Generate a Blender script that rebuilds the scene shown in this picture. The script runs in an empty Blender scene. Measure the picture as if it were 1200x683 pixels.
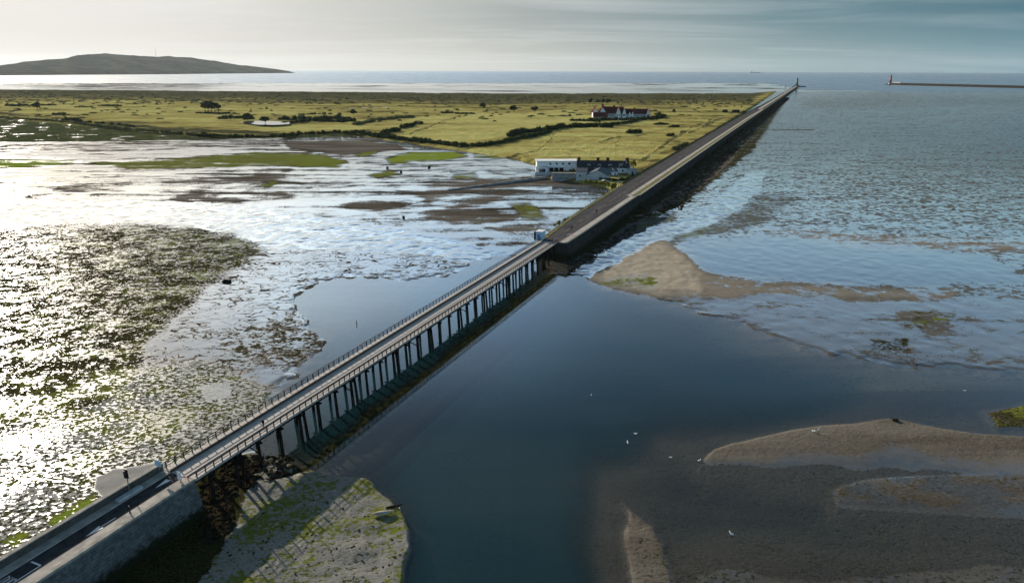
import bpy, bmesh, math, random
import numpy as np
from mathutils import Matrix, Vector
random.seed(7); rng = np.random.default_rng(11)
sc = bpy.context.scene
COL = sc.collection
rad = math.radians

# ------------------------------------------------------------------ camera
CAM_H = 63.0; PITCH = rad(18.0); ROLL = rad(0.16); FPX = 800.0
fwd = np.array([0, math.cos(PITCH), -math.sin(PITCH)])
up0 = np.array([0, math.sin(PITCH), math.cos(PITCH)])
r0 = np.array([1.0, 0, 0])
RT = r0 * math.cos(ROLL) + up0 * math.sin(ROLL)
UP = up0 * math.cos(ROLL) - r0 * math.sin(ROLL)
cam_d = bpy.data.cameras.new('camera'); cam = bpy.data.objects.new('camera', cam_d); COL.objects.link(cam)
cam_d.sensor_width = 36; cam_d.lens = 36 * FPX / 1200
cam_d.clip_start = 1; cam_d.clip_end = 120000
M = Matrix.Identity(4)
for i in range(3):
    M[i][0] = RT[i]; M[i][1] = UP[i]; M[i][2] = -fwd[i]
M[2][3] = CAM_H
cam.matrix_world = M
sc.camera = cam

# ------------------------------------------------------------------ sky, sun, exposure
SUN_AZ = rad(-41.0); SUN_EL = rad(17.5)
sun_dir = Vector((math.sin(SUN_AZ) * math.cos(SUN_EL), math.cos(SUN_AZ) * math.cos(SUN_EL), math.sin(SUN_EL)))
sd = bpy.data.lights.new('sun', 'SUN'); sun = bpy.data.objects.new('sun', sd); COL.objects.link(sun)
sd.energy = 5.0; sd.angle = rad(0.6); sd.color = (1.0, 0.90, 0.77)
sun.rotation_euler = (-sun_dir).to_track_quat('-Z', 'Y').to_euler()
sc.view_settings.view_transform = 'Standard'; sc.view_settings.look = 'None'
sc.view_settings.gamma = 1.0; sc.view_settings.use_curve_mapping = False
sc.view_settings.exposure = 0.6
sc.cycles.use_denoising = True
sc.cycles.max_bounces = 6; sc.cycles.transparent_max_bounces = 12
sc.cycles.sample_clamp_indirect = 6.0
sc.cycles.volume_bounces = 0

class NT:
    """small helper to write node graphs"""
    def __init__(s, tree): s.t = tree; s.n = tree.nodes; s.l = tree.links
    def new(s, typ, **kw):
        n = s.n.new(typ)
        for k, v in kw.items(): setattr(n, k, v)
        return n
    def put(s, sock, v):
        if isinstance(v, bpy.types.NodeSocket): s.l.new(v, sock)
        else:
            if isinstance(v, (tuple, list)) and len(v) == 3 and sock.type == 'RGBA': v = (*v, 1)
            sock.default_value = v
    def math(s, op, a, b=0.0, c=0.0, clamp=False):
        n = s.new('ShaderNodeMath', operation=op); n.use_clamp = clamp
        s.put(n.inputs[0], a); s.put(n.inputs[1], b); s.put(n.inputs[2], c); return n.outputs[0]
    def add(s, a, b): return s.math('ADD', a, b)
    def sub(s, a, b): return s.math('SUBTRACT', a, b)
    def mul(s, a, b): return s.math('MULTIPLY', a, b)
    def ss(s, v, a, b):
        n = s.new('ShaderNodeMapRange', interpolation_type='SMOOTHSTEP')
        s.put(n.inputs[0], v); n.inputs[1].default_value = a; n.inputs[2].default_value = b; return n.outputs[0]
    def lin(s, v, a, b, c, d):
        n = s.new('ShaderNodeMapRange')
        s.put(n.inputs[0], v)
        for i, q in enumerate((a, b, c, d)): n.inputs[i + 1].default_value = q
        return n.outputs[0]
    def mix(s, f, a, b, mode='MIX'):
        n = s.new('ShaderNodeMix', data_type='RGBA', blend_type=mode)
        s.put(n.inputs[0], f); s.put(n.inputs[6], a); s.put(n.inputs[7], b); return n.outputs[2]
    def mixf(s, f, a, b):
        n = s.new('ShaderNodeMix', data_type='FLOAT')
        s.put(n.inputs[0], f); s.put(n.inputs[2], a); s.put(n.inputs[3], b); return n.outputs[0]
    def noise(s, vec, scale, detail=3, rough=0.55, dist=0.0):
        n = s.new('ShaderNodeTexNoise'); s.put(n.inputs['Vector'], vec)
        n.inputs['Scale'].default_value = scale; n.inputs['Detail'].default_value = detail
        n.inputs['Roughness'].default_value = rough; n.inputs['Distortion'].default_value = dist
        return n.outputs['Fac']
    def mapping(s, vec, rot=0.0, scale=(1, 1, 1), loc=(0, 0, 0)):
        n = s.new('ShaderNodeMapping'); s.put(n.inputs[0], vec)
        n.inputs['Rotation'].default_value = (0, 0, rot); n.inputs['Scale'].default_value = scale
        n.inputs['Location'].default_value = loc; return n.outputs[0]
    def attr(s, name): return s.new('ShaderNodeAttribute', attribute_name=name).outputs['Fac']
    def pos(s): return s.new('ShaderNodeNewGeometry').outputs['Position']
    def obj(s): return s.new('ShaderNodeTexCoord').outputs['Object']
    def bump(s, h, strength=0.5, dist=0.1):
        n = s.new('ShaderNodeBump'); s.put(n.inputs['Height'], h)
        s.put(n.inputs['Strength'], strength); n.inputs['Distance'].default_value = dist; return n.outputs[0]

wo = bpy.data.worlds.new('World'); sc.world = wo; wo.use_nodes = True
W = NT(wo.node_tree); W.n.clear()
sky = W.new('ShaderNodeTexSky', sky_type='NISHITA'); sky.sun_disc = False
sky.sun_elevation = SUN_EL; sky.sun_rotation = SUN_AZ   # checked below: rotation is clockwise from +Y
sky.air_density = 1.0; sky.dust_density = 1.0; sky.ozone_density = 2.0; sky.altitude = 0
dirv = W.new('ShaderNodeTexCoord').outputs['Generated']
sep = W.new('ShaderNodeSeparateXYZ'); W.put(sep.inputs[0], dirv)
dz = W.math('MAXIMUM', sep.outputs[2], 0.0)
# thin high cloud, laid on a flat layer overhead
den = W.add(dz, 0.05)
cv = W.new('ShaderNodeCombineXYZ')
W.put(cv.inputs[0], W.math('DIVIDE', sep.outputs[0], den)); W.put(cv.inputs[1], W.math('DIVIDE', sep.outputs[1], den))
c1 = W.noise(W.mapping(cv.outputs[0], rot=0.25, scale=(0.45, 1.0, 1)), 0.55, 6, 0.6, 0.6)
c2 = W.noise(W.mapping(cv.outputs[0], rot=0.5, scale=(0.25, 0.8, 1), loc=(3.1, 1.7, 0)), 0.22, 3, 0.5, 0.3)
cl = W.mul(W.ss(c1, 0.42, 0.72), W.ss(c2, 0.30, 0.56))
dot = W.new('ShaderNodeVectorMath', operation='DOT_PRODUCT'); W.put(dot.inputs[0], dirv); dot.inputs[1].default_value = sun_dir
SKY_COMP = 0.075
dv = dot.outputs['Value']
glow = W.ss(dv, 0.25, 1.0)
def ramp(stops):
    r = W.new('ShaderNodeValToRGB'); e = r.color_ramp.elements
    while len(e) < len(stops): e.new(0.5)
    for k, (p_, c_) in enumerate(stops): e[k].position = p_; e[k].color = (*c_, 1)
    W.put(r.inputs[0], W.lin(dv, -1, 1, 0, 1)); return r.outputs[0]
# the brightest part of the veil round the sun saturates softly
lum = W.new('ShaderNodeRGBToBW'); W.put(lum.inputs[0], sky.outputs[0])
comp = W.math('DIVIDE', 1.0, W.add(1.0, W.mul(lum.outputs[0], SKY_COMP)))
vs_ = W.new('ShaderNodeVectorMath', operation='SCALE'); W.put(vs_.inputs[0], sky.outputs[0]); W.put(vs_.inputs['Scale'], comp)
hi = W.mix(1.0, vs_.outputs[0], W.mix(W.ss(sep.outputs[2], .40, .75), W.mix(W.ss(sep.outputs[2], .18, .30), W.mix(glow, (0.95, 1.10, 1.05), (.96, 1.0, 1.02)), W.mix(glow, (0.82, 1.06, 1.12), (.94, 1.0, 1.04))), (.64, 1.02, 1.02)), 'MULTIPLY')
veil = W.mul(W.mixf(W.ss(sep.outputs[2], .20, .54), 1.58, W.mixf(W.ss(sep.outputs[2], .56, .80), .54, .18)), W.lin(dv, .6, .9, 1.42, 1.85))     # milky veil up to some 20 degrees, lifting reflections; sky above dimmed to deepen shade
hv = W.new('ShaderNodeVectorMath', operation='SCALE'); W.put(hv.inputs[0], hi); W.put(hv.inputs['Scale'], veil); hi = hv.outputs[0]
bank = W.mul(W.mul(W.ss(sep.outputs[2], .23, .32), W.ss(sep.outputs[2], .50, .40)), W.mul(W.ss(dv, .66, .82), W.ss(dv, .985, .93)))   # added bright sky band, out of view, to lift the water's reflections
hi = W.mix(bank, hi, W.mix(1.0, hi, (1.5, 1.62, 1.62), 'MULTIPLY'))
hi = W.mix(W.mul(cl, 0.5), hi, W.mix(glow, (4.4, 5.3, 6.2), (11, 10.6, 10)))
# haze bank over the sea hides the lowest few degrees
SC = 6.5
h1 = ramp([(0, (.16 , .30, .36)), (.615, (.17, .31, .36)), (.74, (.28, .38, .385)), (.868, (.54, .54, .485)), (.953, (.72, .69, .62)), (1, (.9, .85, .76))])
h4 = ramp([(0, (.06, .16, .22)), (.615, (.068, .175, .23)), (.74, (.15, .255, .295)), (.868, (.385, .425, .415)), (.953, (.70, .685, .64)), (1, (.95, .9, .85))])
hz_ = W.mix(W.ss(sep.outputs[2], .005, .075), h1, h4)
cst = W.new('ShaderNodeVectorMath', operation='SCALE'); W.put(cst.inputs[0], W.mix(W.mul(cl, .42), hz_, W.mix(glow, (.40, .50, .53), (.88, .87, .86)))); cst.inputs['Scale'].default_value = SC
skc = W.mix(W.ss(sep.outputs[2], .20, .085), hi, cst.outputs[0])
bg = W.new('ShaderNodeBackground'); W.put(bg.inputs[0], skc); bg.inputs[1].default_value = 0.10
W.l.new(bg.outputs[0], W.new('ShaderNodeOutputWorld').inputs[0])

# ------------------------------------------------------------------ helpers
def P(x, y, z=0.0):
    """ground point at height z that the photograph shows at pixel x, y (1200 x 683)"""
    u = (x - 600) / FPX; v = (341.5 - y) / FPX
    d = fwd + u * RT + v * UP
    t = (z - CAM_H) / d[2]
    return np.array([d[0] * t, d[1] * t, z])
AZ = rad(23.2)
A_ = np.array([math.sin(AZ), math.cos(AZ)]); N_ = np.array([math.cos(AZ), -math.sin(AZ)])
def SN(s, n): return s * A_[0] + n * N_[0], s * A_[1] + n * N_[1]

def tag(o, label=None, cat=None, group=None, kind=None):
    if label: o['label'] = label
    if cat: o['category'] = cat
    if group: o['group'] = group
    if kind: o['kind'] = kind
    return o
def thing(name, loc, rz, label, cat, group=None):
    o = bpy.data.objects.new(name, None); COL.objects.link(o)
    o.location = loc; o.rotation_euler = (0, 0, rz); o.empty_display_size = 0.5
    return tag(o, label, cat, group)
def copy_tree(o, parent=None):
    c = o.copy(); COL.objects.link(c); c.parent = parent
    for ch in list(o.children): copy_tree(ch, c)
    return c

class MB:
    """collects shapes, links them as one mesh object"""
    def __init__(s): s.v = []; s.f = []
    def add(s, vs, fs):
        b = len(s.v); s.v += [tuple(map(float, q)) for q in vs]; s.f += [tuple(b + i for i in f) for f in fs]; return s
    def box(s, x0, x1, y0, y1, z0, z1):
        return s.add([(x0,y0,z0),(x1,y0,z0),(x1,y1,z0),(x0,y1,z0),(x0,y0,z1),(x1,y0,z1),(x1,y1,z1),(x0,y1,z1)],
              [(3,2,1,0),(4,5,6,7),(0,1,5,4),(1,2,6,5),(2,3,7,6),(3,0,4,7)])
    def bar(s, a, b, w, h=None):
        a = Vector(a); b = Vector(b); h = h or w
        d = (b - a).normalized(); x = d.cross(Vector((0, 0, 1)))
        if x.length < 1e-4: x = Vector((1, 0, 0))
        x.normalize(); y = x.cross(d).normalized(); x *= w / 2; y *= h / 2
        vs = [p + q for p in (a, b) for q in (-x - y, x - y, x + y, -x + y)]
        return s.add(vs, [(3,2,1,0),(4,5,6,7),(0,1,5,4),(1,2,6,5),(2,3,7,6),(3,0,4,7)])
    def tube(s, a, b, r0, r1=None, n=8):
        a = Vector(a); b = Vector(b); r1 = r0 if r1 is None else r1
        d = (b - a).normalized(); x = d.orthogonal().normalized(); y = d.cross(x)
        vs = []
        for p, r in ((a, r0), (b, r1)):
            for k in range(n):
                t = 2 * math.pi * k / n; vs.append(p + (x * math.cos(t) + y * math.sin(t)) * r)
        fs = [(k, (k + 1) % n, n + (k + 1) % n, n + k) for k in range(n)] + [tuple(range(n))[::-1], tuple(range(n, 2 * n))]
        return s.add(vs, fs)
    def lathe(s, c, prof, n=12):
        vs = []
        for r, z in prof:
            for k in range(n):
                t = 2 * math.pi * k / n; vs.append((c[0] + r * math.cos(t), c[1] + r * math.sin(t), c[2] + z))
        m = len(prof)
        fs = [(i*n+k, i*n+(k+1)%n, (i+1)*n+(k+1)%n, (i+1)*n+k) for i in range(m-1) for k in range(n)]
        fs += [tuple(range(n))[::-1], tuple(range((m-1)*n, m*n))]
        return s.add(vs, fs)
    def gable(s, x0, x1, y0, y1, z0, z1, axis='x', over=0.3, th=0.18):
        """pitched roof shell with thickness, ridge along axis"""
        if axis == 'x':
            ym = (y0 + y1) / 2; a = over
            pts = [(y0 - a, z0 - a * (z1 - z0) / (ym - y0)), (ym, z1), (y1 + a, z0 - a * (z1 - z0) / (ym - y0))]
            ring = pts + [(y, z + th) for y, z in pts[::-1]]
            vs = [(x, y, z) for x in (x0 - a, x1 + a) for y, z in ring]
        else:
            xm = (x0 + x1) / 2; a = over
            pts = [(x0 - a, z0 - a * (z1 - z0) / (xm - x0)), (xm, z1), (x1 + a, z0 - a * (z1 - z0) / (xm - x0))]
            ring = pts + [(x, z + th) for x, z in pts[::-1]]
            vs = [(x, y, z) for y in (y0 - a, y1 + a) for x, z in ring]
        n = 6
        fs = [(i, (i + 1) % n, n + (i + 1) % n, n + i) for i in range(n)]
        fs += [(0, 1, 4, 5), (1, 2, 3, 4), (6, 11, 10, 7), (7, 10, 9, 8)]
        return s.add(vs, fs)
    def gable_end(s, x0, x1, y0, y1, z0, z1, axis='x', t=0.25):
        """two triangular wall tops under a pitched roof"""
        for e in (0, 1):
            if axis == 'x':
                xa = x0 if e == 0 else x1 - t; ym = (y0 + y1) / 2
                s.add([(xa,y0,z0),(xa,y1,z0),(xa,ym,z1),(xa+t,y0,z0),(xa+t,y1,z0),(xa+t,ym,z1)], [(0,1,2),(5,4,3),(0,3,4,1),(1,4,5,2),(2,5,3,0)])
            else:
                ya = y0 if e == 0 else y1 - t; xm = (x0 + x1) / 2
                s.add([(x0,ya,z0),(x1,ya,z0),(xm,ya,z1),(x0,ya+t,z0),(x1,ya+t,z0),(xm,ya+t,z1)], [(0,1,2),(5,4,3),(0,3,4,1),(1,4,5,2),(2,5,3,0)])
        return s
    def build(s, name, mat, parent=None, smooth=False, fix=True):
        me = bpy.data.meshes.new(name); me.from_pydata(s.v, [], s.f); me.update()
        if fix:
            bm = bmesh.new(); bm.from_mesh(me); bmesh.ops.recalc_face_normals(bm, faces=bm.faces); bm.to_mesh(me); bm.free()
        o = bpy.data.objects.new(name, me); COL.objects.link(o)
        me.materials.append(mat)
        if smooth: me.polygons.foreach_set('use_smooth', [True] * len(me.polygons))
        if parent: o.parent = parent
        return o
def np_mesh(name, co, quads, mat, attrs=None, smooth=True):
    me = bpy.data.meshes.new(name)
    me.vertices.add(len(co)); me.vertices.foreach_set('co', np.asarray(co, np.float32).ravel())
    quads = np.asarray(quads, np.int32); nf = len(quads); k = quads.shape[1]
    me.loops.add(nf * k); me.loops.foreach_set('vertex_index', quads.ravel())
    me.polygons.add(nf); me.polygons.foreach_set('loop_start', np.arange(0, nf * k, k, dtype=np.int32))
    me.polygons.foreach_set('use_smooth', np.full(nf, smooth))
    me.update(calc_edges=True)
    for kx, vx in (attrs or {}).items():
        a = me.attributes.new(kx, 'FLOAT', 'POINT'); a.data.foreach_set('value', np.asarray(vx, np.float32))
    o = bpy.data.objects.new(name, me); COL.objects.link(o); me.materials.append(mat)
    return o

def _hash(ix, iy, seed):
    h = (ix.astype(np.int64) * 374761393 + iy.astype(np.int64) * 668265263 + seed * 1442695041) & 0x7fffffff
    h = ((h ^ (h >> 13)) * 1274126177) & 0x7fffffff
    return ((h ^ (h >> 16)) & 0xffff) / 65535.0
def vnoise(x, y, seed=0):
    ix = np.floor(x); iy = np.floor(y); fx = x - ix; fy = y - iy
    fx = fx * fx * (3 - 2 * fx); fy = fy * fy * (3 - 2 * fy)
    a = _hash(ix, iy, seed); b = _hash(ix + 1, iy, seed); c = _hash(ix, iy + 1, seed); d = _hash(ix + 1, iy + 1, seed)
    return (a + (b - a) * fx) * (1 - fy) + (c + (d - c) * fx) * fy
def fbm(x, y, seed=0, oct=4):
    t = 0; amp = 1; tot = 0
    for o in range(oct):
        t = t + vnoise(x, y, seed + o * 17) * amp; tot += amp; amp *= 0.5; x = x * 2.03 + 5.1; y = y * 2.03 + 1.7
    return t / tot
def sstep(v, a, b):
    t = np.clip((v - a) / (b - a), 0, 1); return t * t * (3 - 2 * t)
def poly_sdf(px, py, poly):
    """signed distance, positive inside"""
    poly = np.asarray(poly, float); inside = np.zeros(px.shape, bool); d2 = np.full(px.shape, 1e18)
    n = len(poly)
    for i in range(n):
        x0, y0 = poly[i]; x1, y1 = poly[(i + 1) % n]; ex, ey = x1 - x0, y1 - y0
        t = np.clip(((px - x0) * ex + (py - y0) * ey) / (ex * ex + ey * ey + 1e-12), 0, 1)
        d2 = np.minimum(d2, (px - x0 - t * ex) ** 2 + (py - y0 - t * ey) ** 2)
        if y0 != y1:
            c = ((y0 > py) != (y1 > py)) & (px < ex * (py - y0) / (y1 - y0) + x0); inside ^= c
    d = np.sqrt(d2); return np.where(inside, d, -d)

def simple_mat(name, col, rough=0.8, var=0.25, scale=1.5, bump=0.0, spec=0.3, col2=None, stretch=(1, 1, 1), metal=0.0):
    m = bpy.data.materials.new(name); m.use_nodes = True; t = NT(m.node_tree); b = t.n['Principled BSDF']
    nz = t.noise(t.mapping(t.obj(), scale=stretch), scale, 5, 0.6)
    c2 = col2 or tuple(c * (1 - var) for c in col)
    t.put(b.inputs['Base Color'], t.mix(t.ss(nz, 0.3, 0.7), c2, tuple(min(1, c * (1 + var * .4)) for c in col)))
    b.inputs['Roughness'].default_value = rough; b.inputs['Specular IOR Level'].default_value = spec if rough < .72 else 0.0; b.inputs['Metallic'].default_value = metal
    if bump: t.put(b.inputs['Normal'], t.bump(nz, bump, 0.08))
    return m

# ------------------------------------------------------------------ the ground: tidal flat, channel bed, strand
azs = np.concatenate([np.arange(-180, -46, 4.0), np.arange(-46, 46.01, 0.15), np.arange(50, 177, 4.0)])
azs = np.radians(azs)
rs = [0.05, 4.0]
while rs[-1] < 30: rs.append(rs[-1] * 1.25)
while rs[-1] < 60: rs.append(rs[-1] * 1.02)
while rs[-1] < 2600: rs.append(rs[-1] * 1.0045)
while rs[-1] < 26000: rs.append(rs[-1] * 1.03)
rs = np.array(rs)
RR, AA = np.meshgrid(rs, azs, indexing='ij')
GX = (RR * np.sin(AA)).ravel(); GY = (RR * np.cos(AA)).ravel()
nr, na = RR.shape
def project(x, y, z=0.0):
    dx, dy, dz_ = x, y, z - CAM_H
    f = dx * fwd[0] + dy * fwd[1] + dz_ * fwd[2]
    f = np.where(f > 1, f, 1)
    u = (dx * RT[0] + dy * RT[1] + dz_ * RT[2]) / f; v = (dx * UP[0] + dy * UP[1] + dz_ * UP[2]) / f
    return 600 + FPX * u, 341.5 - FPX * v
QX, QY = project(GX, GY)
rr = np.hypot(GX, GY)
# wobble of every traced outline, from noise fixed to the ground
wx = (fbm(GX / 9, GY / 9, 3, 4) - .5) * 2; wy = (fbm(GX / 7, GY / 7, 9, 4) - .5) * 2
wl = (fbm(GX / 60, GY / 60, 5, 3) - .5) * 2
near = np.clip(150 / rr, 0.12, 1.3)
PX_ = QX + (wx * 10 + wl * 6) * near; PY_ = QY + (wy * 6 + wl * 3) * near

fields = {k: np.full(GX.shape, v) for k, v in dict(H=.16, wet=.72, alg=.0, weed=.0, rip=.35, sand=.0, brown=.0, sin=.0, big=.0, strk=.0).items()}
def paint(poly, feather=4.0, exact=False, off=0.0, **kw):
    p = np.asarray(poly, float); mrg = feather + 2
    x0, y0 = p.min(0) - mrg - 20; x1, y1 = p.max(0) + mrg + 20
    sel = np.nonzero((QX > x0) & (QX < x1) & (QY > y0) & (QY < y1) & (GY > 3))[0]
    if not len(sel): return
    d = poly_sdf((QX if exact else PX_)[sel], (QY if exact else PY_)[sel], p)
    w = sstep(d + off, -feather, feather)
    for k, v in kw.items():
        f = fields[k]; f[sel] = f[sel] * (1 - w) + v * w
# --- left flats, far to near
paint([(-400,160),(420,158),(520,172),(660,200),(720,240),(640,290),(560,290),(400,255),(250,236),(-400,234)], 6, wet=.62, rip=.40, strk=.7)
paint([(-400,163),(0,168),(330,165),(330,171),(120,176),(-400,180)], 3, wet=.42, brown=.5)
paint([(330,166),(430,164),(480,174),(400,182),(340,173)], 3, wet=.08, brown=1, rip=.2)
for p in ([(180,209),(250,206),(330,206),(338,210),(320,214),(240,217),(190,215)],
          [(200,232),(226,225),(262,231),(288,238),(250,240),(205,239)],
          [(400,239),(436,235),(472,240),(445,249),(410,244)],
          [(300,202),(340,200),(330,206),(300,207)],
          [(285,226),(330,224),(345,231),(300,233)],
          [(498,216),(540,210),(640,206),(700,212),(690,218),(620,220),(545,227),(505,226)],
          [(490,250),(520,242),(560,231),(592,225),(604,228),(560,243),(510,251)],
          [(498,254),(560,245),(584,250),(535,262),(505,257)],
          [(528,262),(590,251),(624,252),(600,258),(545,265)],
          [(570,268),(620,263),(645,270),(600,276)],
          [(480,226),(510,224),(540,230),(500,236)],
          [(60,222),(90,219),(150,222),(140,226),(90,226)]):
    paint(p, 5, wet=.30, brown=1, rip=.35, strk=.55)
for p, a in (([(-200,185),(0,187),(60,186),(95,190),(60,195),(0,199),(-200,200)], 1.2),
          ([(105,191),(200,187),(290,179),(375,181),(408,190),(395,197),(330,195),(250,197),(150,199)], .86),
          ([(330,185),(370,182),(402,187),(395,195),(350,195)], .95),
          ([(452,187),(480,179),(530,178),(548,183),(530,188),(480,190),(458,192)], 1.25),
          ([(555,179),(600,181),(590,187),(556,186)], .8), ([(430,205),(455,199),(468,204),(440,209)], .9),
          ([(415,181),(440,177),(440,181),(420,184)], 1),
          ([(528,203),(556,202),(560,209),(535,210)], .8), ([(300,218),(325,212),(318,219)], .9),
          ([(595,239),(622,238),(640,256),(615,257)], .65), ([(60,217),(150,217),(140,221),(70,222)], .5)):
    paint(p, 2.5, wet=.22 if a > .8 else .42, alg=a, rip=.4)
# smooth film between the two flats
paint([(-400,236),(0,237),(130,236),(250,239),(300,243),(400,260),(470,270),(540,286),(600,302),(640,312),(640,330),(552,318),(545,305),(480,296),(400,291),(310,290),(270,277),(200,265),(100,262),(-400,262)], 3, wet=1.15, rip=.25, H=.05, brown=0, alg=0)
# ripple flat and dark weedy mud
paint([(290,305),(310,289),(400,291),(480,296),(540,303),(553,315),(500,327),(400,326),(352,340),(346,355),(368,388),(380,405),(358,438),(325,462),(280,490),(200,520),(150,480),(180,400),(240,345)], 4, wet=.60, rip=1.3, sin=1, brown=.1, big=.45)
paint([(-400,262),(0,264),(120,262),(230,264),(275,275),(310,290),(300,305),(258,325),(235,345),(198,375),(172,400),(152,440),(120,475),(60,500),(0,520),(-400,560)], 9, wet=.37, rip=1.3, weed=.85, alg=.40, big=.42)
paint([(160,360),(230,315),(262,318),(240,345),(190,385),(150,420),(140,400)], 9, wet=.34, weed=1, rip=1.2)
paint([(300,385),(340,368),(374,392),(372,410),(350,432),(300,430),(250,440),(240,415)], 10, wet=.42, weed=.5, brown=.8, rip=1.2, sin=.3)
paint([(-400,540),(0,500),(60,485),(125,470),(170,430),(230,420),(290,440),(335,460),(280,500),(190,560),(0,670),(-400,800)], 10, wet=.36, rip=1.15, alg=.38, weed=.49, sin=0, big=0, sand=.85)
paint([(0,470),(60,455),(130,430),(170,420),(150,460),(170,500),(140,520),(60,500),(0,490)], 10, alg=.62, wet=.40)
paint([(170,490),(210,478),(230,490),(190,512),(150,520)], 6, alg=.6, wet=.45)
paint([(-50,560),(0,515),(60,500),(90,520),(60,560),(0,600),(-50,640)], 12, wet=.46, alg=.33, weed=.42, sand=.9)
paint([(60,615),(85,598),(110,588),(125,592),(100,606),(70,622)], 3, alg=1.2, wet=.2)
paint([(5,640),(25,625),(40,626),(20,645)], 3, alg=1.1, wet=.25)
paint([(112,558),(138,548),(190,543),(190,552),(130,590),(112,578)], 2.5, wet=1.2, alg=0, rip=.4, weed=0)
paint([(235,452),(265,446),(275,462),(245,470)], 5, wet=1.1, rip=.4)
# --- right flats
paint([(660,300),(740,235),(920,100),(1700,100),(1700,440),(1200,440),(800,360)], 2, wet=.62, rip=.95, H=.16, big=.8, strk=.2)
paint([(960,190),(1100,180),(1700,190),(1700,265),(1200,262),(1000,250),(900,240)], 18, wet=.54, rip=1.3, sin=.1, brown=.2, big=1)
paint([(860,180),(1000,170),(960,240),(840,250)], 12, wet=.60, rip=1.25, sin=.1, big=.7)
paint([(935,117),(1030,109),(1120,113),(1700,118),(1700,126),(1100,123),(1000,129),(940,125)], 6, wet=.55, rip=1.1, brown=.2, weed=.2, big=1)
paint([(890,268),(1000,274),(1200,283),(1700,290),(1700,302),(1200,297),(1000,292),(930,278)], 6, wet=.52, rip=.5, brown=.8, sand=.3)
paint([(905,152.3),(955,151.5),(955,152.8),(905,153.5)], 1.2, wet=.25)
paint([(780,300),(800,285),(900,280),(1150,300),(1200,330),(1000,336),(900,330),(830,322)], 8, wet=.95, rip=.3, big=.3)
paint([(760,346),(900,340),(1700,370),(1700,445),(1200,440),(960,413),(860,380)], 8, wet=.64, rip=.3, brown=.7, weed=.2, strk=.3)
paint([(1050,372),(1080,362),(1115,366),(1112,380),(1065,384)], 8, wet=.42, alg=.35, weed=.4, rip=1)
paint([(1020,403),(1070,400),(1065,412),(1025,410)], 6, wet=.45, weed=.8, rip=1.2)
# weedy toe of the long wall
paint([(655,298),(745,240),(780,211),(830,174),(880,144),(912,119),(918,122),(905,142),(884,176),(850,203),(802,240),(770,256),(740,262),(690,296),(672,308)], 3, H=.3, wet=.30, weed=.9, rip=.8, brown=0)
paint([(755,252),(800,236),(850,199),(862,184),(850,180),(815,205),(785,228)], 4, wet=.12, weed=.25, brown=1.6)
paint([(668,306),(700,290),(745,258),(790,254),(742,276),(694,305)], 4, wet=.16, weed=.35, alg=.25, rip=.6, sand=0)
# channel with its bed; everything below sea level shows as water
CH = [(640,318),(665,320),(700,333),(760,347),(800,362),(860,380),(960,413),(1060,432),(1200,440),(1700,446),(1700,1200),(300,1200),(470,760),(475,683),(479,640),(474,604),(447,571),(420,558),(382,553),(355,549),(335,541),(305,528),(300,500),(338,460),(362,440),(380,415),(382,400),(368,385),(350,362),(346,350),(371,335),(402,326),(480,330),(546,321),(560,312),(600,303),(640,296)]
paint(CH, 9, H=-.55, wet=.9, rip=.4, alg=.1, weed=.2, brown=.3)
paint([(420,400),(560,330),(640,330),(760,375),(900,430),(1000,455),(900,480),(760,490),(700,560),(690,640),(700,760),(470,760),(485,660),(480,590),(440,550),(330,520),(340,470)], 35, H=-2.0, brown=0)
paint([(700,540),(740,560),(760,600),(790,640),(900,640),(1200,640),(1700,640),(1700,1200),(700,1200),(690,640),(680,570)], 55, H=-.16, brown=1)
paint([(780,530),(830,520),(900,505),(1040,488),(1200,500),(1700,500),(1700,600),(1000,600),(830,570)], 18, H=-.14, brown=1)
# sand spit and runnel
paint([(688,326),(715,308),(745,292),(775,283),(800,294),(815,314),(832,326),(880,332),(880,345),(830,343),(780,346),(740,340)], 9, H=.40, wet=.0, sand=.75, rip=.45, brown=.6, weed=0, alg=0, strk=.15)
paint([(815,322),(860,329),(900,333),(1000,338),(1120,343),(1120,349),(1000,351),(900,347),(830,343)], 9, H=.22, wet=.30, sand=.25, rip=.6, brown=.8, strk=.5)
paint([(700,331),(735,325),(768,327),(764,337),(728,336)], 7, alg=.62, wet=.1)
paint([(780,270),(850,262),(905,256),(830,276),(790,283)], 6, alg=.55, wet=.5, rip=.8)
paint([(790,270),(850,256),(895,226),(940,232),(880,264)], 7, wet=.46, alg=.3, rip=1.2)
paint([(655,320),(700,298),(760,269),(800,258),(840,236),(876,206),(896,202),(886,227),(846,256),(800,274),(772,281),(722,307),(688,324)], 3, wet=1.5, rip=.2, weed=0, alg=0, brown=0, H=.05)
paint([(645,312),(690,300),(700,306),(668,322),(640,324)], 3, wet=.55, weed=.5, H=.2)
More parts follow.
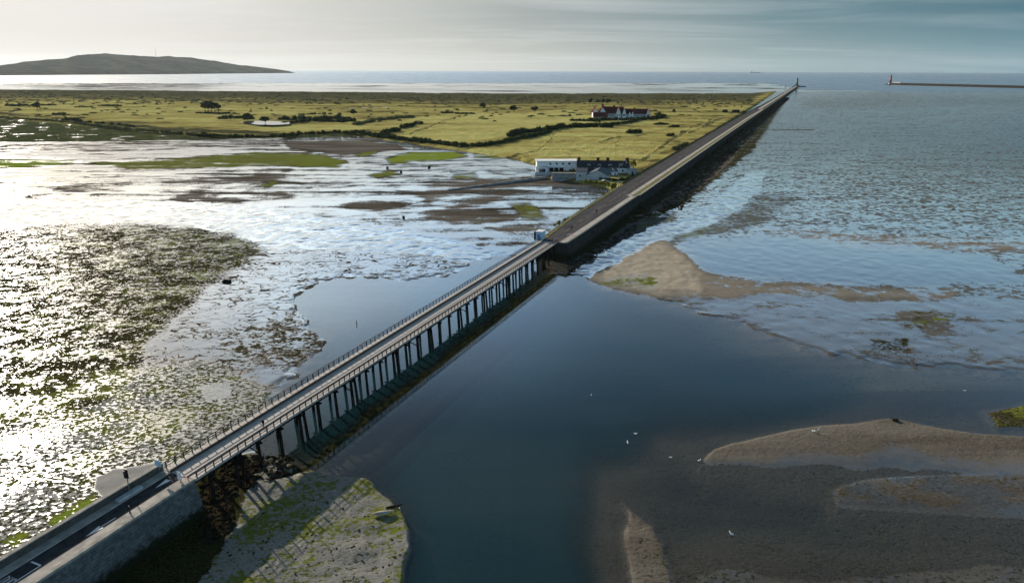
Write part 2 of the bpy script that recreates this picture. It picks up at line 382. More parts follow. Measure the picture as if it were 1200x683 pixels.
# lower right bars
def bar(top, depth, hi, feather=2.0, **kw):
    """crisp upper edge, long fall towards the viewer"""
    top = np.asarray(top, float)
    sel = np.nonzero((QX > top[0, 0] - 8) & (QX < top[-1, 0] + 8) & (QY > top[:, 1].min() - 10) & (QY < top[:, 1].max() + depth + 10) & (GY > 3))[0]
    ty = np.interp(QX[sel], top[:, 0], top[:, 1]) + wy[sel] * 1.0
    d = QY[sel] - ty
    dl = d + (wl[sel] * 26 + wx[sel] * 16) * np.clip(d / depth, 0, 1)
    ends = sstep(QX[sel], top[0, 0] - 6, top[0, 0] + 16)
    dpt = depth * (.12 + .88 * np.sqrt(np.clip((QX[sel] + wl[sel] * 30 - top[0, 0]) / 190, 0, 1)))
    w = sstep(d, -feather, feather) * (1 - sstep(dl / dpt, .12, 1)) * ends
    fields['H'][sel] = fields['H'][sel] + w * (hi - fields['H'][sel])
    for k, v in kw.items(): fields[k][sel] = fields[k][sel] * (1 - w) + v * w
    fields['wet'][sel] += w * .2 * sstep(dl, depth * .15, depth * .6)
bar([(820,549),(826,536),(838,526),(860,519),(900,510),(930,503),(960,498),(1000,496),(1040,490),(1060,492),(1100,501),(1150,508),(1210,512),(1700,512)], 80, .15, wet=.20, brown=.9, sand=.06, rip=.2, weed=0, alg=0)
bar([(968,575),(990,568),(1012,562),(1050,558),(1110,556),(1300,555),(1700,560)], 170, .02, wet=.42, brown=.6, sand=.0, rip=.4, weed=.2)
paint([(730,590),(746,600),(768,610),(781,640),(796,692),(800,760),(760,800),(742,690),(736,640)], 9, H=.13, wet=.22, brown=1, sand=.08, rip=.3)
paint([(790,650),(850,640),(960,652),(1100,640),(1700,640),(1700,1200),(780,1200)], 40, H=-.02, wet=.40, brown=1, rip=.5, weed=.3)
paint([(1150,485),(1200,474),(1700,470),(1700,505),(1170,502)], 6, H=.15, wet=.1, alg=.4, weed=.7)
# foreground shoal and what lies in the shade of the causeway
paint([(120,760),(225,690),(228,600),(238,560),(252,545),(300,534),(335,545),(356,550),(382,554),(420,559),(446,572),(474,604),(479,640),(474,690),(465,800),(300,1100),(100,1100)], 3, H=.45, wet=.14, alg=.40, weed=.34, rip=1.1, brown=.4, sand=.40)
paint([(400,556),(446,570),(474,604),(455,606),(400,590)], 8, alg=.5, wet=.05)
paint([(262,640),(250,600),(300,545),(350,552),(320,600)], 10, alg=.36, wet=.25, weed=.3)
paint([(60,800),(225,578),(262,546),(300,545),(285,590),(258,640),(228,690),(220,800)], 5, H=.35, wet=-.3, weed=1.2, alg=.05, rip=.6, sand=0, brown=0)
# --- sea bed beyond the island and beyond the right-hand flat
paint([(-2000,84),(2400,70),(2400,103),(1400,105),(1100,108),(1000,106),(940,104),(900,97),(860,97),(0,97),(-2000,96)], 1.2, H=-2.5, wet=.9)
fields['H'][rr > 6500] = -2.5
fields['H'][GY < 0] = np.minimum(fields['H'][GY < 0], .1)
# shore strand: streaks
st = fbm(GX / 260 + 3, GY / 45, 31, 4)
strand = sstep(QY, 108, 105) * (fields['H'] > -2)
fields['wet'] = np.where(strand > 0.01, .55 + (st - .5) * 2.2 + .3, fields['wet'])
fields['brown'] = np.where(strand > .01, .6, fields['brown'])
paint([(318,560),(345,545),(640,322),(668,322),(640,345),(400,520),(372,548)], 6, brown=0, weed=1, H=-.38)  # weedy bed, blackened along the bridge to deepen its shadow and reflection
# what stays under water is bare bed, not film
uw = fields['H'] < -.03; lowq = (QY > 455) & (QX > 600)
fields['wet'][uw] = -.3; fields['brown'][uw] = np.where(lowq[uw], .22, .7); fields['alg'][uw] *= .3; fields['weed'][uw] = np.maximum(fields['weed'][uw], .22) * np.where(fields['weed'][uw] > .8, 1.3, 1)
# relief
hn = fbm(GX / 3.0, GY / 3.0, 21, 4) - .5; hn2 = fbm(GX / 28, GY / 28, 22, 3) - .5
Hn = fields['H']
lowr = (QX > 640) & (QY > 455)
amp = np.where(Hn > .3, .5, np.where((Hn > -.4) & (Hn < .13), np.where(lowr, .10, .75), np.where((Hn > .13) & (QX < 640), .07, .14))) * np.clip(1 - (rr - 900) / 600, 0, 1)
GZ = Hn + hn * amp * np.where(Hn < -.4, 1.2, 1) + hn2 * np.where(Hn < 0, .35, .10) * np.clip(1 - (rr - 900) / 600, 0, 1)
flat = (Hn > .13) & (Hn < .25) & (rr > 100)
GZ = np.where(flat, np.maximum(GZ, .05), GZ)
GZ = np.where((Hn > .1) & (rr > 500), np.maximum(GZ, .12), GZ)
idx = np.arange(nr * na).reshape(nr, na)
a = idx[:-1, :]; b = np.roll(idx, -1, axis=1)[:-1, :]; c = np.roll(idx, -1, axis=1)[1:, :]; d = idx[1:, :]
QUADS = np.stack([a, b, c, d], -1).reshape(-1, 4)   # checked: normals up

# flat material
def flat_material():
    m = bpy.data.materials.new('tidal_mud'); m.use_nodes = True; t = NT(m.node_tree); b = t.n['Principled BSDF']
    p = t.pos()
    pr = t.mapping(p, rot=rad(-14), scale=(.62, 1.25, 1))
    bigw, strk = t.attr('big'), t.attr('strk')
    lumpA = t.noise(t.mapping(p, rot=rad(-14), scale=(.8, 1.0, 1)), 1.5, 8, .60, .4)
    lumpB = t.noise(t.mapping(p, rot=rad(-12), scale=(.9, 1.0, 1)), .40, 9, .62, .5)
    lump = t.mixf(bigw, lumpA, lumpB)
    streak = t.noise(t.mapping(p, rot=rad(-12), scale=(.16, 1, 1)), .085, 5, .6, .5)
    fine = t.noise(p, 3.2, 3, .6)
    big = t.noise(t.mapping(p, rot=rad(-10), scale=(.8, 1, 1)), .11, 4, .6, .4)
    s_ = t.noise(t.mapping(p, rot=rad(-20), scale=(.6, 1.0, 1)), .30, 2, .45, 1.2)
    sinu = t.sub(1.0, t.mul(t.math('ABSOLUTE', t.sub(s_, .5)), 9.0))       # thin winding ridges
    wet, alg, weed, rip, sand, brown, sinw = (t.attr(k) for k in ('wet', 'alg', 'weed', 'rip', 'sand', 'brown', 'sin'))
    pat = t.mixf(t.mul(sinw, .75), t.mul(t.sub(lump, .5), 2.6), t.mul(t.sub(.62, sinu), .55))
    w = t.add(wet, t.mul(pat, rip))
    w = t.add(w, t.mul(t.sub(big, .5), .85))
    w = t.add(w, t.mul(t.mul(t.sub(streak, .5), 2.6), strk))
    w = t.add(w, t.mul(t.sub(fine, .5), .45))
    wm = t.lin(t.ss(w, .42, .60), 0, 1, 0, 1)
    film = t.ss(w, .40, .95)
    # colours of the ground itself
    an = t.add(alg, t.add(t.mul(t.sub(big, .5), 1.6), t.add(t.mul(t.sub(fine, .5), .6), t.mul(t.sub(.5, lump), 1.6))))
    am = t.mul(t.ss(an, .40, .62), t.math('MINIMUM', t.mul(alg, 4.0), 1.0))
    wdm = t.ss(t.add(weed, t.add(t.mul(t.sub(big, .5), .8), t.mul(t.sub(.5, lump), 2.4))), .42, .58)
    mud = t.mix(t.ss(fine, .3, .7), (.026, .023, .017), (.052, .046, .035))
    bro = t.mix(t.ss(lump, .3, .7), (.056, .047, .037), (.088, .074, .057))
    bro = t.mix(t.ss(streak, .35, .62), bro, t.mix(.5, bro, (.19, .17, .14)))
    mud = t.mix(t.mul(t.ss(bigw, .5, .8), .85), mud, t.mix(t.ss(fine, .3, .7), (.075, .080, .072), (.125, .13, .118)))   # paler sandy mud out on the open flat
    col = t.mix(t.math('MINIMUM', brown, 1.0), mud, bro)
    dry = t.mix(t.ss(lump, .3, .7), (.33, .275, .205), (.44, .375, .29))
    dry = t.mix(t.math('MINIMUM', t.mul(alg, 2.8), 1.0), dry, t.mix(t.ss(fine, .25, .75), (.27, .265, .235), (.47, .46, .41)))   # grey silt where algae grow
    col = t.mix(sand, col, dry)
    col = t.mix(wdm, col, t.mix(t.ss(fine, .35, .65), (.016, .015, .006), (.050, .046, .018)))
    grn = t.mix(t.ss(fine, .3, .7), (.085, .095, .018), (.140, .150, .032))
    grn = t.mix(t.ss(alg, .85, 1.2), grn, t.mix(t.ss(fine, .3, .7), (.11, .15, .018), (.20, .25, .03)))
    col = t.mix(am, col, grn)
    wetcol = t.mix(.5, col, (.05, .05, .046))
    t.put(b.inputs['Base Color'], t.mix(wm, col, wetcol))
    t.put(b.inputs['Roughness'], t.mixf(wm, 1.0, t.mixf(t.math('MINIMUM', t.mul(alg, 2.2), 1.0), t.mixf(film, .15, .05), .36)))
    t.put(b.inputs['Specular IOR Level'], t.mixf(wm, .0, t.mixf(t.math('MINIMUM', t.mul(alg, 2.2), 1.0), .5, .26)))
    t.put(b.inputs['IOR'], t.mixf(wm, 1.3, 1.64))
    hgt = t.mixf(wm, t.add(lump, t.mul(fine, .35)), t.add(.35, t.mul(fine, .02)))
    t.put(b.inputs['Normal'], t.bump(hgt, t.mixf(t.ss(wm, .0, .35), .95, .13), .16))
    return m
attrs = {k: v for k, v in fields.items() if k != 'H'}
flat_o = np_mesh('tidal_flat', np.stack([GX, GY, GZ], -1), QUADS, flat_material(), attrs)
tag(flat_o, kind='structure')
# ------------------------------------------------------------------ water: one sheet at sea level over channel and sea
def water_material():
    m = bpy.data.materials.new('sea_water'); m.use_nodes = True; t = NT(m.node_tree); t.n.clear()
    p = t.pos()
    out = t.new('ShaderNodeOutputMaterial')
    chop, dep = t.attr('chop'), t.attr('depth')
    r1 = t.noise(t.mapping(p, rot=rad(25), scale=(1, .45, 1)), 1.1, 3, .6)
    r2 = t.noise(t.mapping(p, rot=rad(-30), scale=(.4, 1, 1)), .16, 3, .55)
    gust = t.noise(t.mapping(p, rot=rad(10), scale=(.25, 1, 1)), .02, 4, .55, .5)
    h = t.add(t.mul(r1, .10), t.mul(r2, .25))
    bn = t.bump(h, t.add(.06, t.mul(chop, .5)), .35)
    dt = t.new('ShaderNodeVectorMath', operation='DOT_PRODUCT'); t.put(dt.inputs[0], t.new('ShaderNodeNewGeometry').outputs['Incoming']); t.put(dt.inputs[1], bn)
    F0 = .045   # reflectance is worked out alike from above and below, so daylight reaches the bed
    frs = t.add(F0, t.mul(1 - F0, t.math('POWER', t.sub(1.0, t.math('MINIMUM', t.math('ABSOLUTE', dt.outputs['Value']), 1.0)), 5.0)))
    gl = t.new('ShaderNodeBsdfGlossy'); t.put(gl.inputs['Normal'], bn)
    t.put(gl.inputs['Roughness'], t.add(.035, t.mul(t.add(chop, t.mul(t.sub(gust, .45), .5)), .30)))
    tr = t.new('ShaderNodeBsdfTransparent')
    t.put(tr.inputs[0], t.mix(t.ss(dep, 0, 1.6), (.96, .97, .95), (.42, .58, .58)))
    df = t.new('ShaderNodeBsdfDiffuse'); df.inputs[0].default_value = (.009, .031, .037, 1)
    s1 = t.new('ShaderNodeMixShader'); t.put(s1.inputs[0], t.ss(dep, .05, 3.2)); t.l.new(tr.outputs[0], s1.inputs[1]); t.l.new(df.outputs[0], s1.inputs[2])
    s2 = t.new('ShaderNodeMixShader'); t.put(s2.inputs[0], t.mul(frs, t.sub(1.0, t.mul(chop, .62)))); t.l.new(s1.outputs[0], s2.inputs[1]); t.l.new(gl.outputs[0], s2.inputs[2])
    t.l.new(s2.outputs[0], out.inputs[0])
    return m
sub = np.zeros(nr, bool); sub[::3] = True; sub[-1] = True
cs = np.arange(na) ; kc = np.concatenate([np.nonzero(azs < rad(-46.01))[0], np.nonzero((azs >= rad(-46.01)) & (azs <= rad(46.01)))[0][::3], np.nonzero(azs > rad(46.01))[0]])
wi = idx[sub][:, kc]; nwr, nwa = wi.shape
wv = wi.ravel()
a = np.arange(nwr * nwa).reshape(nwr, nwa)
wq = np.stack([a[:-1], np.roll(a, -1, 1)[:-1], np.roll(a, -1, 1)[1:], a[1:]], -1).reshape(-1, 4)
wrr = rr[wv]
chop = sstep(wrr, 500, 2500) * .75
water = np_mesh('water', np.stack([GX[wv], GY[wv], np.zeros(len(wv))], -1), wq, water_material(), dict(chop=chop, depth=np.maximum(0, -GZ[wv])))
tag(water, kind='structure')
# ------------------------------------------------------------------ the low island behind the flats
ISL = [(-500,167),(0,167),(120,166.3),(240,164),(330,162),(420,159.5),(470,167),(540,177),(610,188),(642,197),(646,212),(690,216),(714,220),(724,227),(752,212),(790,186),(840,154),(880,128),(902,113),(910,107),(880,110),(600,110),(300,107.5),(0,105.5),(-500,104)]
isel = (rr > 330) & (rr < 3200) & (QX > -420) & (QX < 960) & (QY > 95) & (QY < 240)
IW = np.full(GX.shape, -50.0)
ii = np.nonzero(isel)[0]
IW[ii] = poly_sdf(QX[ii] + wx[ii] * 2.0 * near[ii] * 3, QY[ii] + wy[ii] * 1.5 * near[ii] * 2, np.array(ISL, float))
gfair = np.zeros(GX.shape); gscr = np.zeros(GX.shape); gmarsh = np.zeros(GX.shape)
def gp(f, poly, v, feather=2.0):
    p = np.asarray(poly, float)
    sel = ii[(QX[ii] > p[:,0].min()-10) & (QX[ii] < p[:,0].max()+10) & (QY[ii] > p[:,1].min()-6) & (QY[ii] < p[:,1].max()+6)]
    w = sstep(poly_sdf(QX[sel] + wx[sel]*2, QY[sel] + wy[sel]*1.0, p), -feather, feather); f[sel] = f[sel]*(1-w) + v*w
gfair[:] = .45
gp(gfair, [(-500,103),(0,103),(900,108),(880,122),(600,124),(300,121),(0,117),(-500,117)], .0, 3); gp(gscr, [(-500,103),(0,103),(900,108),(880,119),(600,121),(300,117),(0,113),(-500,113)], .75, 3)
gp(gfair, [(0,119),(120,120),(320,126),(420,136),(440,150),(330,156),(230,150),(120,142),(0,133)], .75, 5)
gp(gfair, [(462,160),(520,142),(560,134),(660,134),(720,140),(690,150),(640,152),(600,162),(545,171),(480,164)], 1.0, 1.5)
gp(gfair, [(400,146),(440,148),(520,134),(690,131),(690,134),(560,136),(470,158),(420,156),(330,157)], .85, 2)
gp(gfair, [(580,178),(640,160),(720,152),(790,155),(780,175),(750,205),(650,195)], .72, 4)
gp(gfair, [(690,138),(790,142),(780,146),(700,148)], .95, 1.5)
gp(gfair, [(740,150),(860,126),(880,126),(800,172)], .6, 4)
gp(gscr, [(280,141),(312,138),(345,138),(400,140),(420,147),(380,148),(350,149),(330,150),(300,140)], .6, 2)
gp(gmarsh, [(-500,134),(0,140),(60,145),(150,154),(220,160),(330,162.5),(240,165),(0,168),(-500,168)], 1.0, 1.2)
gp(gscr, [(-500,130),(0,136),(60,141),(150,151),(230,158),(330,161),(330,158),(250,155),(150,148),(60,139),(0,134)], .9, 1.2)
for pl in ([(628,180),(640,172),(646,164),(650,158)], [(722,176),(723,165),(723,155)], [(745,196),(765,183),(785,168),(800,160)], [(770,178),(785,166),(812,151),(840,143)], [(700,170),(730,163),(760,160)], [(805,160),(830,148),(850,139)], [(690,146),(720,150),(760,152)], [(480,160),(505,150),(536,138)], [(600,186),(640,178),(680,181)], [(780,143),(820,142),(850,142)]):
    for (x0, y0), (x1, y1) in zip(pl[:-1], pl[1:]):
        gp(gscr, [(x0 - .9, y0 - .35), (x1 - .9, y1 - .35), (x1 + .9, y1 + .35), (x0 + .9, y0 + .35)], .85, .7)
dn = fbm(GX / 45, GY / 45, 41, 4) - .5; dn2 = fbm(GX / 12, GY / 12, 47, 3) - .5
IZ = -0.6 + sstep(IW, -1.2, 1.6) * (2.7 + gscr * (dn * 6 + dn2 * 1.8) + (1 - gmarsh) * (dn * 2.0 + dn2 * .5) - gmarsh * 1.3)
def island_z(x, y):
    k = np.argmin((GX[ii] - x) ** 2 + (GY[ii] - y) ** 2); return float(IZ[ii[k]])
keep = (IW > -1.6)
fk = keep[QUADS].any(1) & isel[QUADS].all(1)
iq = QUADS[fk]; used, inv = np.unique(iq, return_inverse=True); iq = inv.reshape(-1, 4)
def grass_material():
    m = bpy.data.materials.new('rough_grass'); m.use_nodes = True; t = NT(m.node_tree); b = t.n['Principled BSDF']
    p = t.pos()
    n1 = t.noise(t.mapping(p, rot=rad(8), scale=(.35, 1, 1)), .018, 5, .6, .4)
    n2 = t.noise(p, .09, 5, .65)
    n3 = t.noise(p, .55, 3, .6)
    fair, scr, marsh = (t.attr(k) for k in ('fair', 'scrub', 'marsh'))
    n4 = t.noise(t.mapping(p, rot=rad(20), scale=(.6, 1, 1)), .035, 6, .68, .6)
    f = t.add(t.add(fair, t.mul(t.sub(n4, .5), 2.3)), t.add(t.mul(t.sub(n1, .5), 2.6), t.mul(t.sub(n2, .5), 1.3)))
    c = t.mix(t.ss(f, .10, .50), (.11, .10, .042), (.33, .275, .085))
    c = t.mix(t.ss(f, .50, 1.05), c, t.mix(t.ss(n2, .35, .65), (.53, .455, .165), (.39, .385, .125)))
    s = t.add(scr, t.add(t.mul(t.sub(n2, .5), 1.3), t.mul(t.sub(n3, .5), .6)))
    c = t.mix(t.ss(s, .45, .75), c, t.mix(t.ss(n3, .35, .65), (.045, .048, .022), (.115, .105, .05)))
    c = t.mix(marsh, c, t.mix(t.ss(n2, .35, .65), (.034, .048, .020), (.085, .092, .038)))
    gl_ = t.mul(marsh, t.ss(t.noise(t.mapping(p, rot=rad(5), scale=(.6, 1, 1)), .07, 4, .6), .62, .66))    # small brackish pools
    c = t.mix(t.ss(n3, .2, .8), t.mix(.35, c, (.02, .02, .01)), c)
    t.put(b.inputs['Base Color'], c); b.inputs['Roughness'].default_value = .9; t.put(b.inputs['Specular IOR Level'], t.mul(gl_, .6)); t.put(b.inputs['Roughness'], t.mixf(gl_, 1.0, .12))
    t.put(b.inputs['Normal'], t.bump(t.add(t.mul(n2, 3.0), n3), .9, .8))
    return m
isl = np_mesh('grassland', np.stack([GX, GY, IZ], -1)[used], iq, grass_material(), dict(fair=gfair[used], scrub=gscr[used], marsh=gmarsh[used]))
tag(isl, kind='structure')

def ground(px, py):
    """world point on the island seen at a pixel"""
    z = 2.2
    for _ in range(4):
        q = P(px, py, z); z = island_z(q[0], q[1])
    q = P(px, py, z); return q
# pond on the links
pm = simple_mat('pond_water', (.03, .035, .03), .06, .1, .5, spec=1.0)
pz = 3.6
pv = [P(x, y, pz) for x, y in [(281,143.3),(292,142.2),(310,142.0),(325,142.4),(341,143.2),(339,145.6),(322,146.6),(303,146.3),(290,145)]]
tag(MB().add(pv, [tuple(range(len(pv)))]).build('pond', pm), kind='structure')

# headland across the bay
def headland():
    prof = [(-260,84),(-120,80),(-40,78),(0,76),(30,72.3),(45,70.6),(60,69.8),(80,68.6),(92,65.2),(105,63.8),(122,63.2),(140,64.2),(160,65.6),(185,66.2),(205,66.3),(225,67.2),(240,69.8),(265,73.6),(292,77.6),(320,80.4),(338,83.2),(346,85.6),(352,86.6)]
    xs = np.linspace(-260, 352, 260); ys = np.interp(xs, [q[0] for q in prof], [q[1] for q in prof]) + (fbm(xs / 14, xs * 0, 71, 4) - .5) * 2.2 * np.clip((340 - xs) / 60, 0, 1)
    K = 40; vs = np.zeros((len(xs), K, 3))
    t = np.linspace(0, 1, K)
    for i, (x, y) in enumerate(zip(xs, ys)):
        D0 = np.interp(x, [-260, 0, 200, 350], [7000, 7600, 9000, 11500]); D1 = D0 + np.interp(x, [-260, 0, 120, 300, 352], [2200, 2200, 2200, 1200, 300])
        u = (x - 600) / FPX; v = (341.5 - y) / FPX; d = fwd + u * RT + v * UP; az = math.atan2(d[0], d[1])
        ph = d[2] / math.hypot(d[0], d[1])
        top = max(2, CAM_H + ph * D1)
        # front shore to ridge to back shore
        rr_ = D0 + (D1 - D0) * 1.8 * t
        X = rr_ * math.sin(az); Y = rr_ * math.cos(az)
        s = np.clip(t * 1.8, 0, 1); back = np.clip((t - 1 / 1.8) / (1 - 1 / 1.8), 0, 1)
        base = top * (.14 * np.minimum(s * 12, 1) + .86 * (s * s * (3 - 2 * s))) * (1 - back * back)
        nz = (fbm(X / 420 + 9, Y / 420, 61, 5) - .5)
        z = base * (1 + nz * .55 * np.sin(np.pi * np.clip(s, 0, 1)) * (s < 1)) - 3
        vs[i, :, 0] = X; vs[i, :, 1] = Y; vs[i, :, 2] = z
    n = len(xs); g = np.arange(n * K).reshape(n, K)
    q = np.stack([g[:-1, :-1], g[1:, :-1], g[1:, 1:], g[:-1, 1:]], -1).reshape(-1, 4)
    m = bpy.data.materials.new('headland_heath'); m.use_nodes = True; t_ = NT(m.node_tree); b = t_.n['Principled BSDF']
    p = t_.pos(); a = t_.noise(p, .0035, 6, .65); f = t_.noise(p, .02, 4, .6)
    c = t_.mix(t_.ss(a, .4, .62), (.012, .017, .010), (.062, .062, .030)); c = t_.mix(t_.ss(f, .35, .65), t_.mix(.5, c, (.015, .02, .01)), c)
    t_.put(b.inputs['Base Color'], c); b.inputs['Roughness'].default_value = 1; b.inputs['Specular IOR Level'].default_value = 0; t_.put(b.inputs['Normal'], t_.bump(t_.add(a, t_.mul(f, .3)), 1.0, 60))
    tag(np_mesh('headland', vs.reshape(-1, 3), q, m), kind='structure')
headland()

# ------------------------------------------------------------------ materials of built things
def stone_material(name, c1, c2, mortar, bw=1.1, bh=.45, foot=True):
    m = bpy.data.materials.new(name); m.use_nodes = True; t = NT(m.node_tree); b = t.n['Principled BSDF']
    o = t.obj(); sx = t.new('ShaderNodeSeparateXYZ'); t.put(sx.inputs[0], o)
    cb = t.new('ShaderNodeCombineXYZ'); t.put(cb.inputs[0], t.add(sx.outputs[1], t.mul(sx.outputs[0], .0))); t.put(cb.inputs[1], sx.outputs[2])
    br = t.new('ShaderNodeTexBrick'); t.put(br.inputs['Vector'], cb.outputs[0])
    br.inputs['Scale'].default_value = 1; br.inputs['Brick Width'].default_value = bw; br.inputs['Row Height'].default_value = bh
    br.inputs['Mortar Size'].default_value = .025; br.inputs['Bias'].default_value = 0
    t.put(br.inputs['Color1'], c1); t.put(br.inputs['Color2'], c2); t.put(br.inputs['Mortar'], mortar)
    nz = t.noise(o, 1.3, 5, .65); n2 = t.noise(t.mapping(o, scale=(1, .35, .12)), .9, 4, .6)
    col = t.mix(t.ss(nz, .3, .75), t.mix(.55, br.outputs[0], (.03, .028, .024)), br.outputs[0])
    col = t.mix(t.mul(t.ss(n2, .5, .75), .5), col, (.07, .06, .05))
    if foot:   # tide mark: weed grows on the lowest stones
        zl = t.add(sx.outputs[2], t.mul(t.sub(nz, .5), 2.4))
        col = t.mix(t.ss(zl, 2.9, 1.3), col, (.018, .020, .010))
    t.put(b.inputs['Base Color'], col); b.inputs['Roughness'].default_value = .95; b.inputs['Specular IOR Level'].default_value = 0
    t.put(b.inputs['Normal'], t.bump(t.add(br.outputs[1], t.mul(nz, -1.2)), .7, .06)); t.n['Bump'].invert = True
    return m
M = {}
M['granite'] = stone_material('granite_blocks', (.19, .192, .186), (.145, .147, .144), (.085, .085, .082))
M['rubble'] = stone_material('rubble_stone', (.075, .072, .064), (.045, .044, .04), (.022, .022, .02), 1.6, .7)
M['wall_dark'] = stone_material('parapet_stone', (.16, .15, .13), (.11, .105, .095), (.06, .058, .05), .7, .3, False)
M['coping'] = simple_mat('coping_stone', (.36, .33, .28), .85, .35, .8, .25)
M['asphalt'] = simple_mat('asphalt', (.052, .052, .054), .88, .35, .9, .15)
M['asphalt_pale'] = simple_mat('worn_asphalt', (.085, .080, .078), .88, .3, .5, .15, stretch=(1, .15, 1))
M['paving'] = simple_mat('concrete_paving', (.42, .38, .33), .88, .3, .7, .15)
M['paint'] = simple_mat('road_paint', (.72, .72, .70), .6, .25, 2.5)
M['redpaint'] = simple_mat('red_paint', (.45, .05, .04), .5, .2, 2)
M['timber'] = simple_mat('weathered_timber', (.10, .085, .075), .9, .5, 1.2, .3, stretch=(3, .3, 3))
M['timber_dark'] = simple_mat('tarred_timber', (.022, .019, .016), .9, .5, 1.2, .3, stretch=(1, 1, .3))
M['steel'] = simple_mat('galvanised_steel', (.25, .26, .27), .5, .2, 2, metal=.6)
M['black'] = simple_mat('black_paint', (.015, .015, .017), .5, .2, 2)
M['blue'] = simple_mat('blue_panel', (.03, .13, .30), .45, .2, 2)
M['paleblue'] = simple_mat('pale_blue_panel', (.42, .55, .66), .5, .15, 2)
M['white'] = simple_mat('white_render', (.74, .74, .72), .8, .18, .6, .1)
M['offwhite'] = simple_mat('grey_render', (.46, .47, .46), .85, .25, .7, .15)
M['concrete'] = simple_mat('sea_concrete', (.27, .27, .26), .88, .45, .5, .25, stretch=(.6, .6, 2))
M['slate'] = simple_mat('slate_roof', (.035, .037, .042), .65, .35, 1.5, .2)
M['slate_pale'] = simple_mat('fibre_roof', (.14, .15, .16), .75, .3, 1.2, .2)
M['redroof'] = simple_mat('red_tile_roof', (.10, .030, .026), .8, .35, 1.0, .25)
M['glass'] = simple_mat('dark_glass', (.012, .015, .018), .08, .1, 1, spec=.8)
M['chimney'] = simple_mat('chimney_brick', (.085, .055, .04), .9, .3, 3, .2)
def deck_material():
    m = bpy.data.materials.new('deck_planks'); m.use_nodes = True; t = NT(m.node_tree); b = t.n['Principled BSDF']
    o = t.obj(); sx = t.new('ShaderNodeSeparateXYZ'); t.put(sx.inputs[0], o)
    pl = t.math('FRACT', t.mul(sx.outputs[1], 1 / .23)); row = t.math('FLOOR', t.mul(sx.outputs[1], 1 / .23))
    wn = t.new('ShaderNodeTexWhiteNoise', noise_dimensions='1D'); t.put(wn.inputs['W'], row)
    gap = t.math('LESS_THAN', pl, .08)
    nz = t.noise(t.mapping(o, scale=(.5, 3, 1)), 1.2, 4, .6)
    tr = t.noise(t.mapping(o, scale=(1.6, .02, 1)), 1.0, 3, .6)       # wheel tracks
    c = t.mix(wn.outputs[0], (.44, .39, .335), (.57, .51, .45)); c = t.mix(t.ss(nz, .3, .7), t.mix(.2, c, (.16, .15, .14)), c)
    c = t.mix(t.mul(t.ss(tr, .5, .7), .4), c, (.22, .21, .20))
    c = t.mix(t.mul(gap, .8), c, (.02, .02, .02))
    t.put(b.inputs['Base Color'], c); b.inputs['Roughness'].default_value = .85; b.inputs['Specular IOR Level'].default_value = .25
    t.put(b.inputs['Normal'], t.bump(t.sub(nz, gap), .4, .02)); return m
M['deck'] = deck_material()

# a frame whose y axis runs along the bridge and the wall; x is n, y is s
RZ = -AZ
def site(name, s0, n0, label, cat, group=None, z=0.0):
    x, y = SN(s0, n0); return thing(name, (x, y, z), RZ, label, cat, group)

# ------------------------------------------------------------------ timber bridge
S0, S1 = 61.0, 218.0; L = S1 - S0
br = site('timber_bridge', S0, -79.4, 'long narrow timber bridge on dark piles crossing the tidal channel', 'bridge')
XL, XR, ZD = -3.15, 3.15, 6.02
MB().box(XL, XR, 0, L, ZD - .22, ZD).build('deck', M['deck'], br)
for x0, x1 in ((XL + .02, XL + 1.25), (XR - 1.45, XR - .02)):
    MB().box(x0, x1, 0.02, L - .02, ZD + .002, ZD + .15).build('footway', M['deck'], br)
for x, hk in ((XL + 1.36, .40), (XR - 1.56, .24)):
    MB().box(x - .1, x + .1, 0.03, L - .03, ZD + .002, ZD + hk).build('kerb_beam', M['timber'], br)
for x in (-2.8, -1.4, 0, 1.4, 2.8):
    MB().box(x - .16, x + .16, .05, L - .05, ZD - .72, ZD - .222).build('girder', M['timber_dark'], br)
for x in (XL + .08, XR - .08):
    r = MB()
    for z in (.40, .78): r.box(x - .035, x + .035, .1, L - .1, ZD + z + .15 - .04, ZD + z + .15 + .04)
    r.box(x - .08, x + .08, .08, L - .08, ZD + 1.26, ZD + 1.33)
    ro = r.build('railing', M['timber'], br)
    p0 = None
    for k in range(98):
        y = .4 + k * (L - .8) / 97
        if p0 is None:
            p0 = MB().box(-.07, .07, -.07, .07, ZD - .4, ZD + 1.258).build('post', M['timber'], ro); p0.location = (x, y, 0)
        else:
            q = p0.copy(); COL.objects.link(q); q.parent = ro; q.location = (x, y, 0)
nb = 31; pp = None
for k in range(nb):
    y = 3.0 + k * (L - 6) / (nb - 1)
    MB().box(XL - .25, XR + .25, y - .17, y + .17, ZD - 1.06, ZD - .722).build('cross_head', M['timber_dark'], br)
    for x in (-2.6, 2.6):
        top = ZD - 1.062; r_ = random.uniform(.25, .31)
        lean = .35 * (1 if x > 0 else -1)
        MB().tube((x, y, top), (x + lean, y + random.uniform(-.08, .08), -2.6), r_, r_ * 1.15, 10).build('pile', M['timber_dark'], br, smooth=True)
    if k % 3 == 1:
        MB().tube((2.65, y + 1.1, top + .2), (3.25, y + 1.2, -2.6), .26, .3, 10).build('pile', M['timber_dark'], br, smooth=True)
    if k % 5 == 2: MB().bar((-2.5, y + .34, 4.4), (2.6, y + .34, 2.6), .12, .2).build('cross_brace', M['timber_dark'], br)

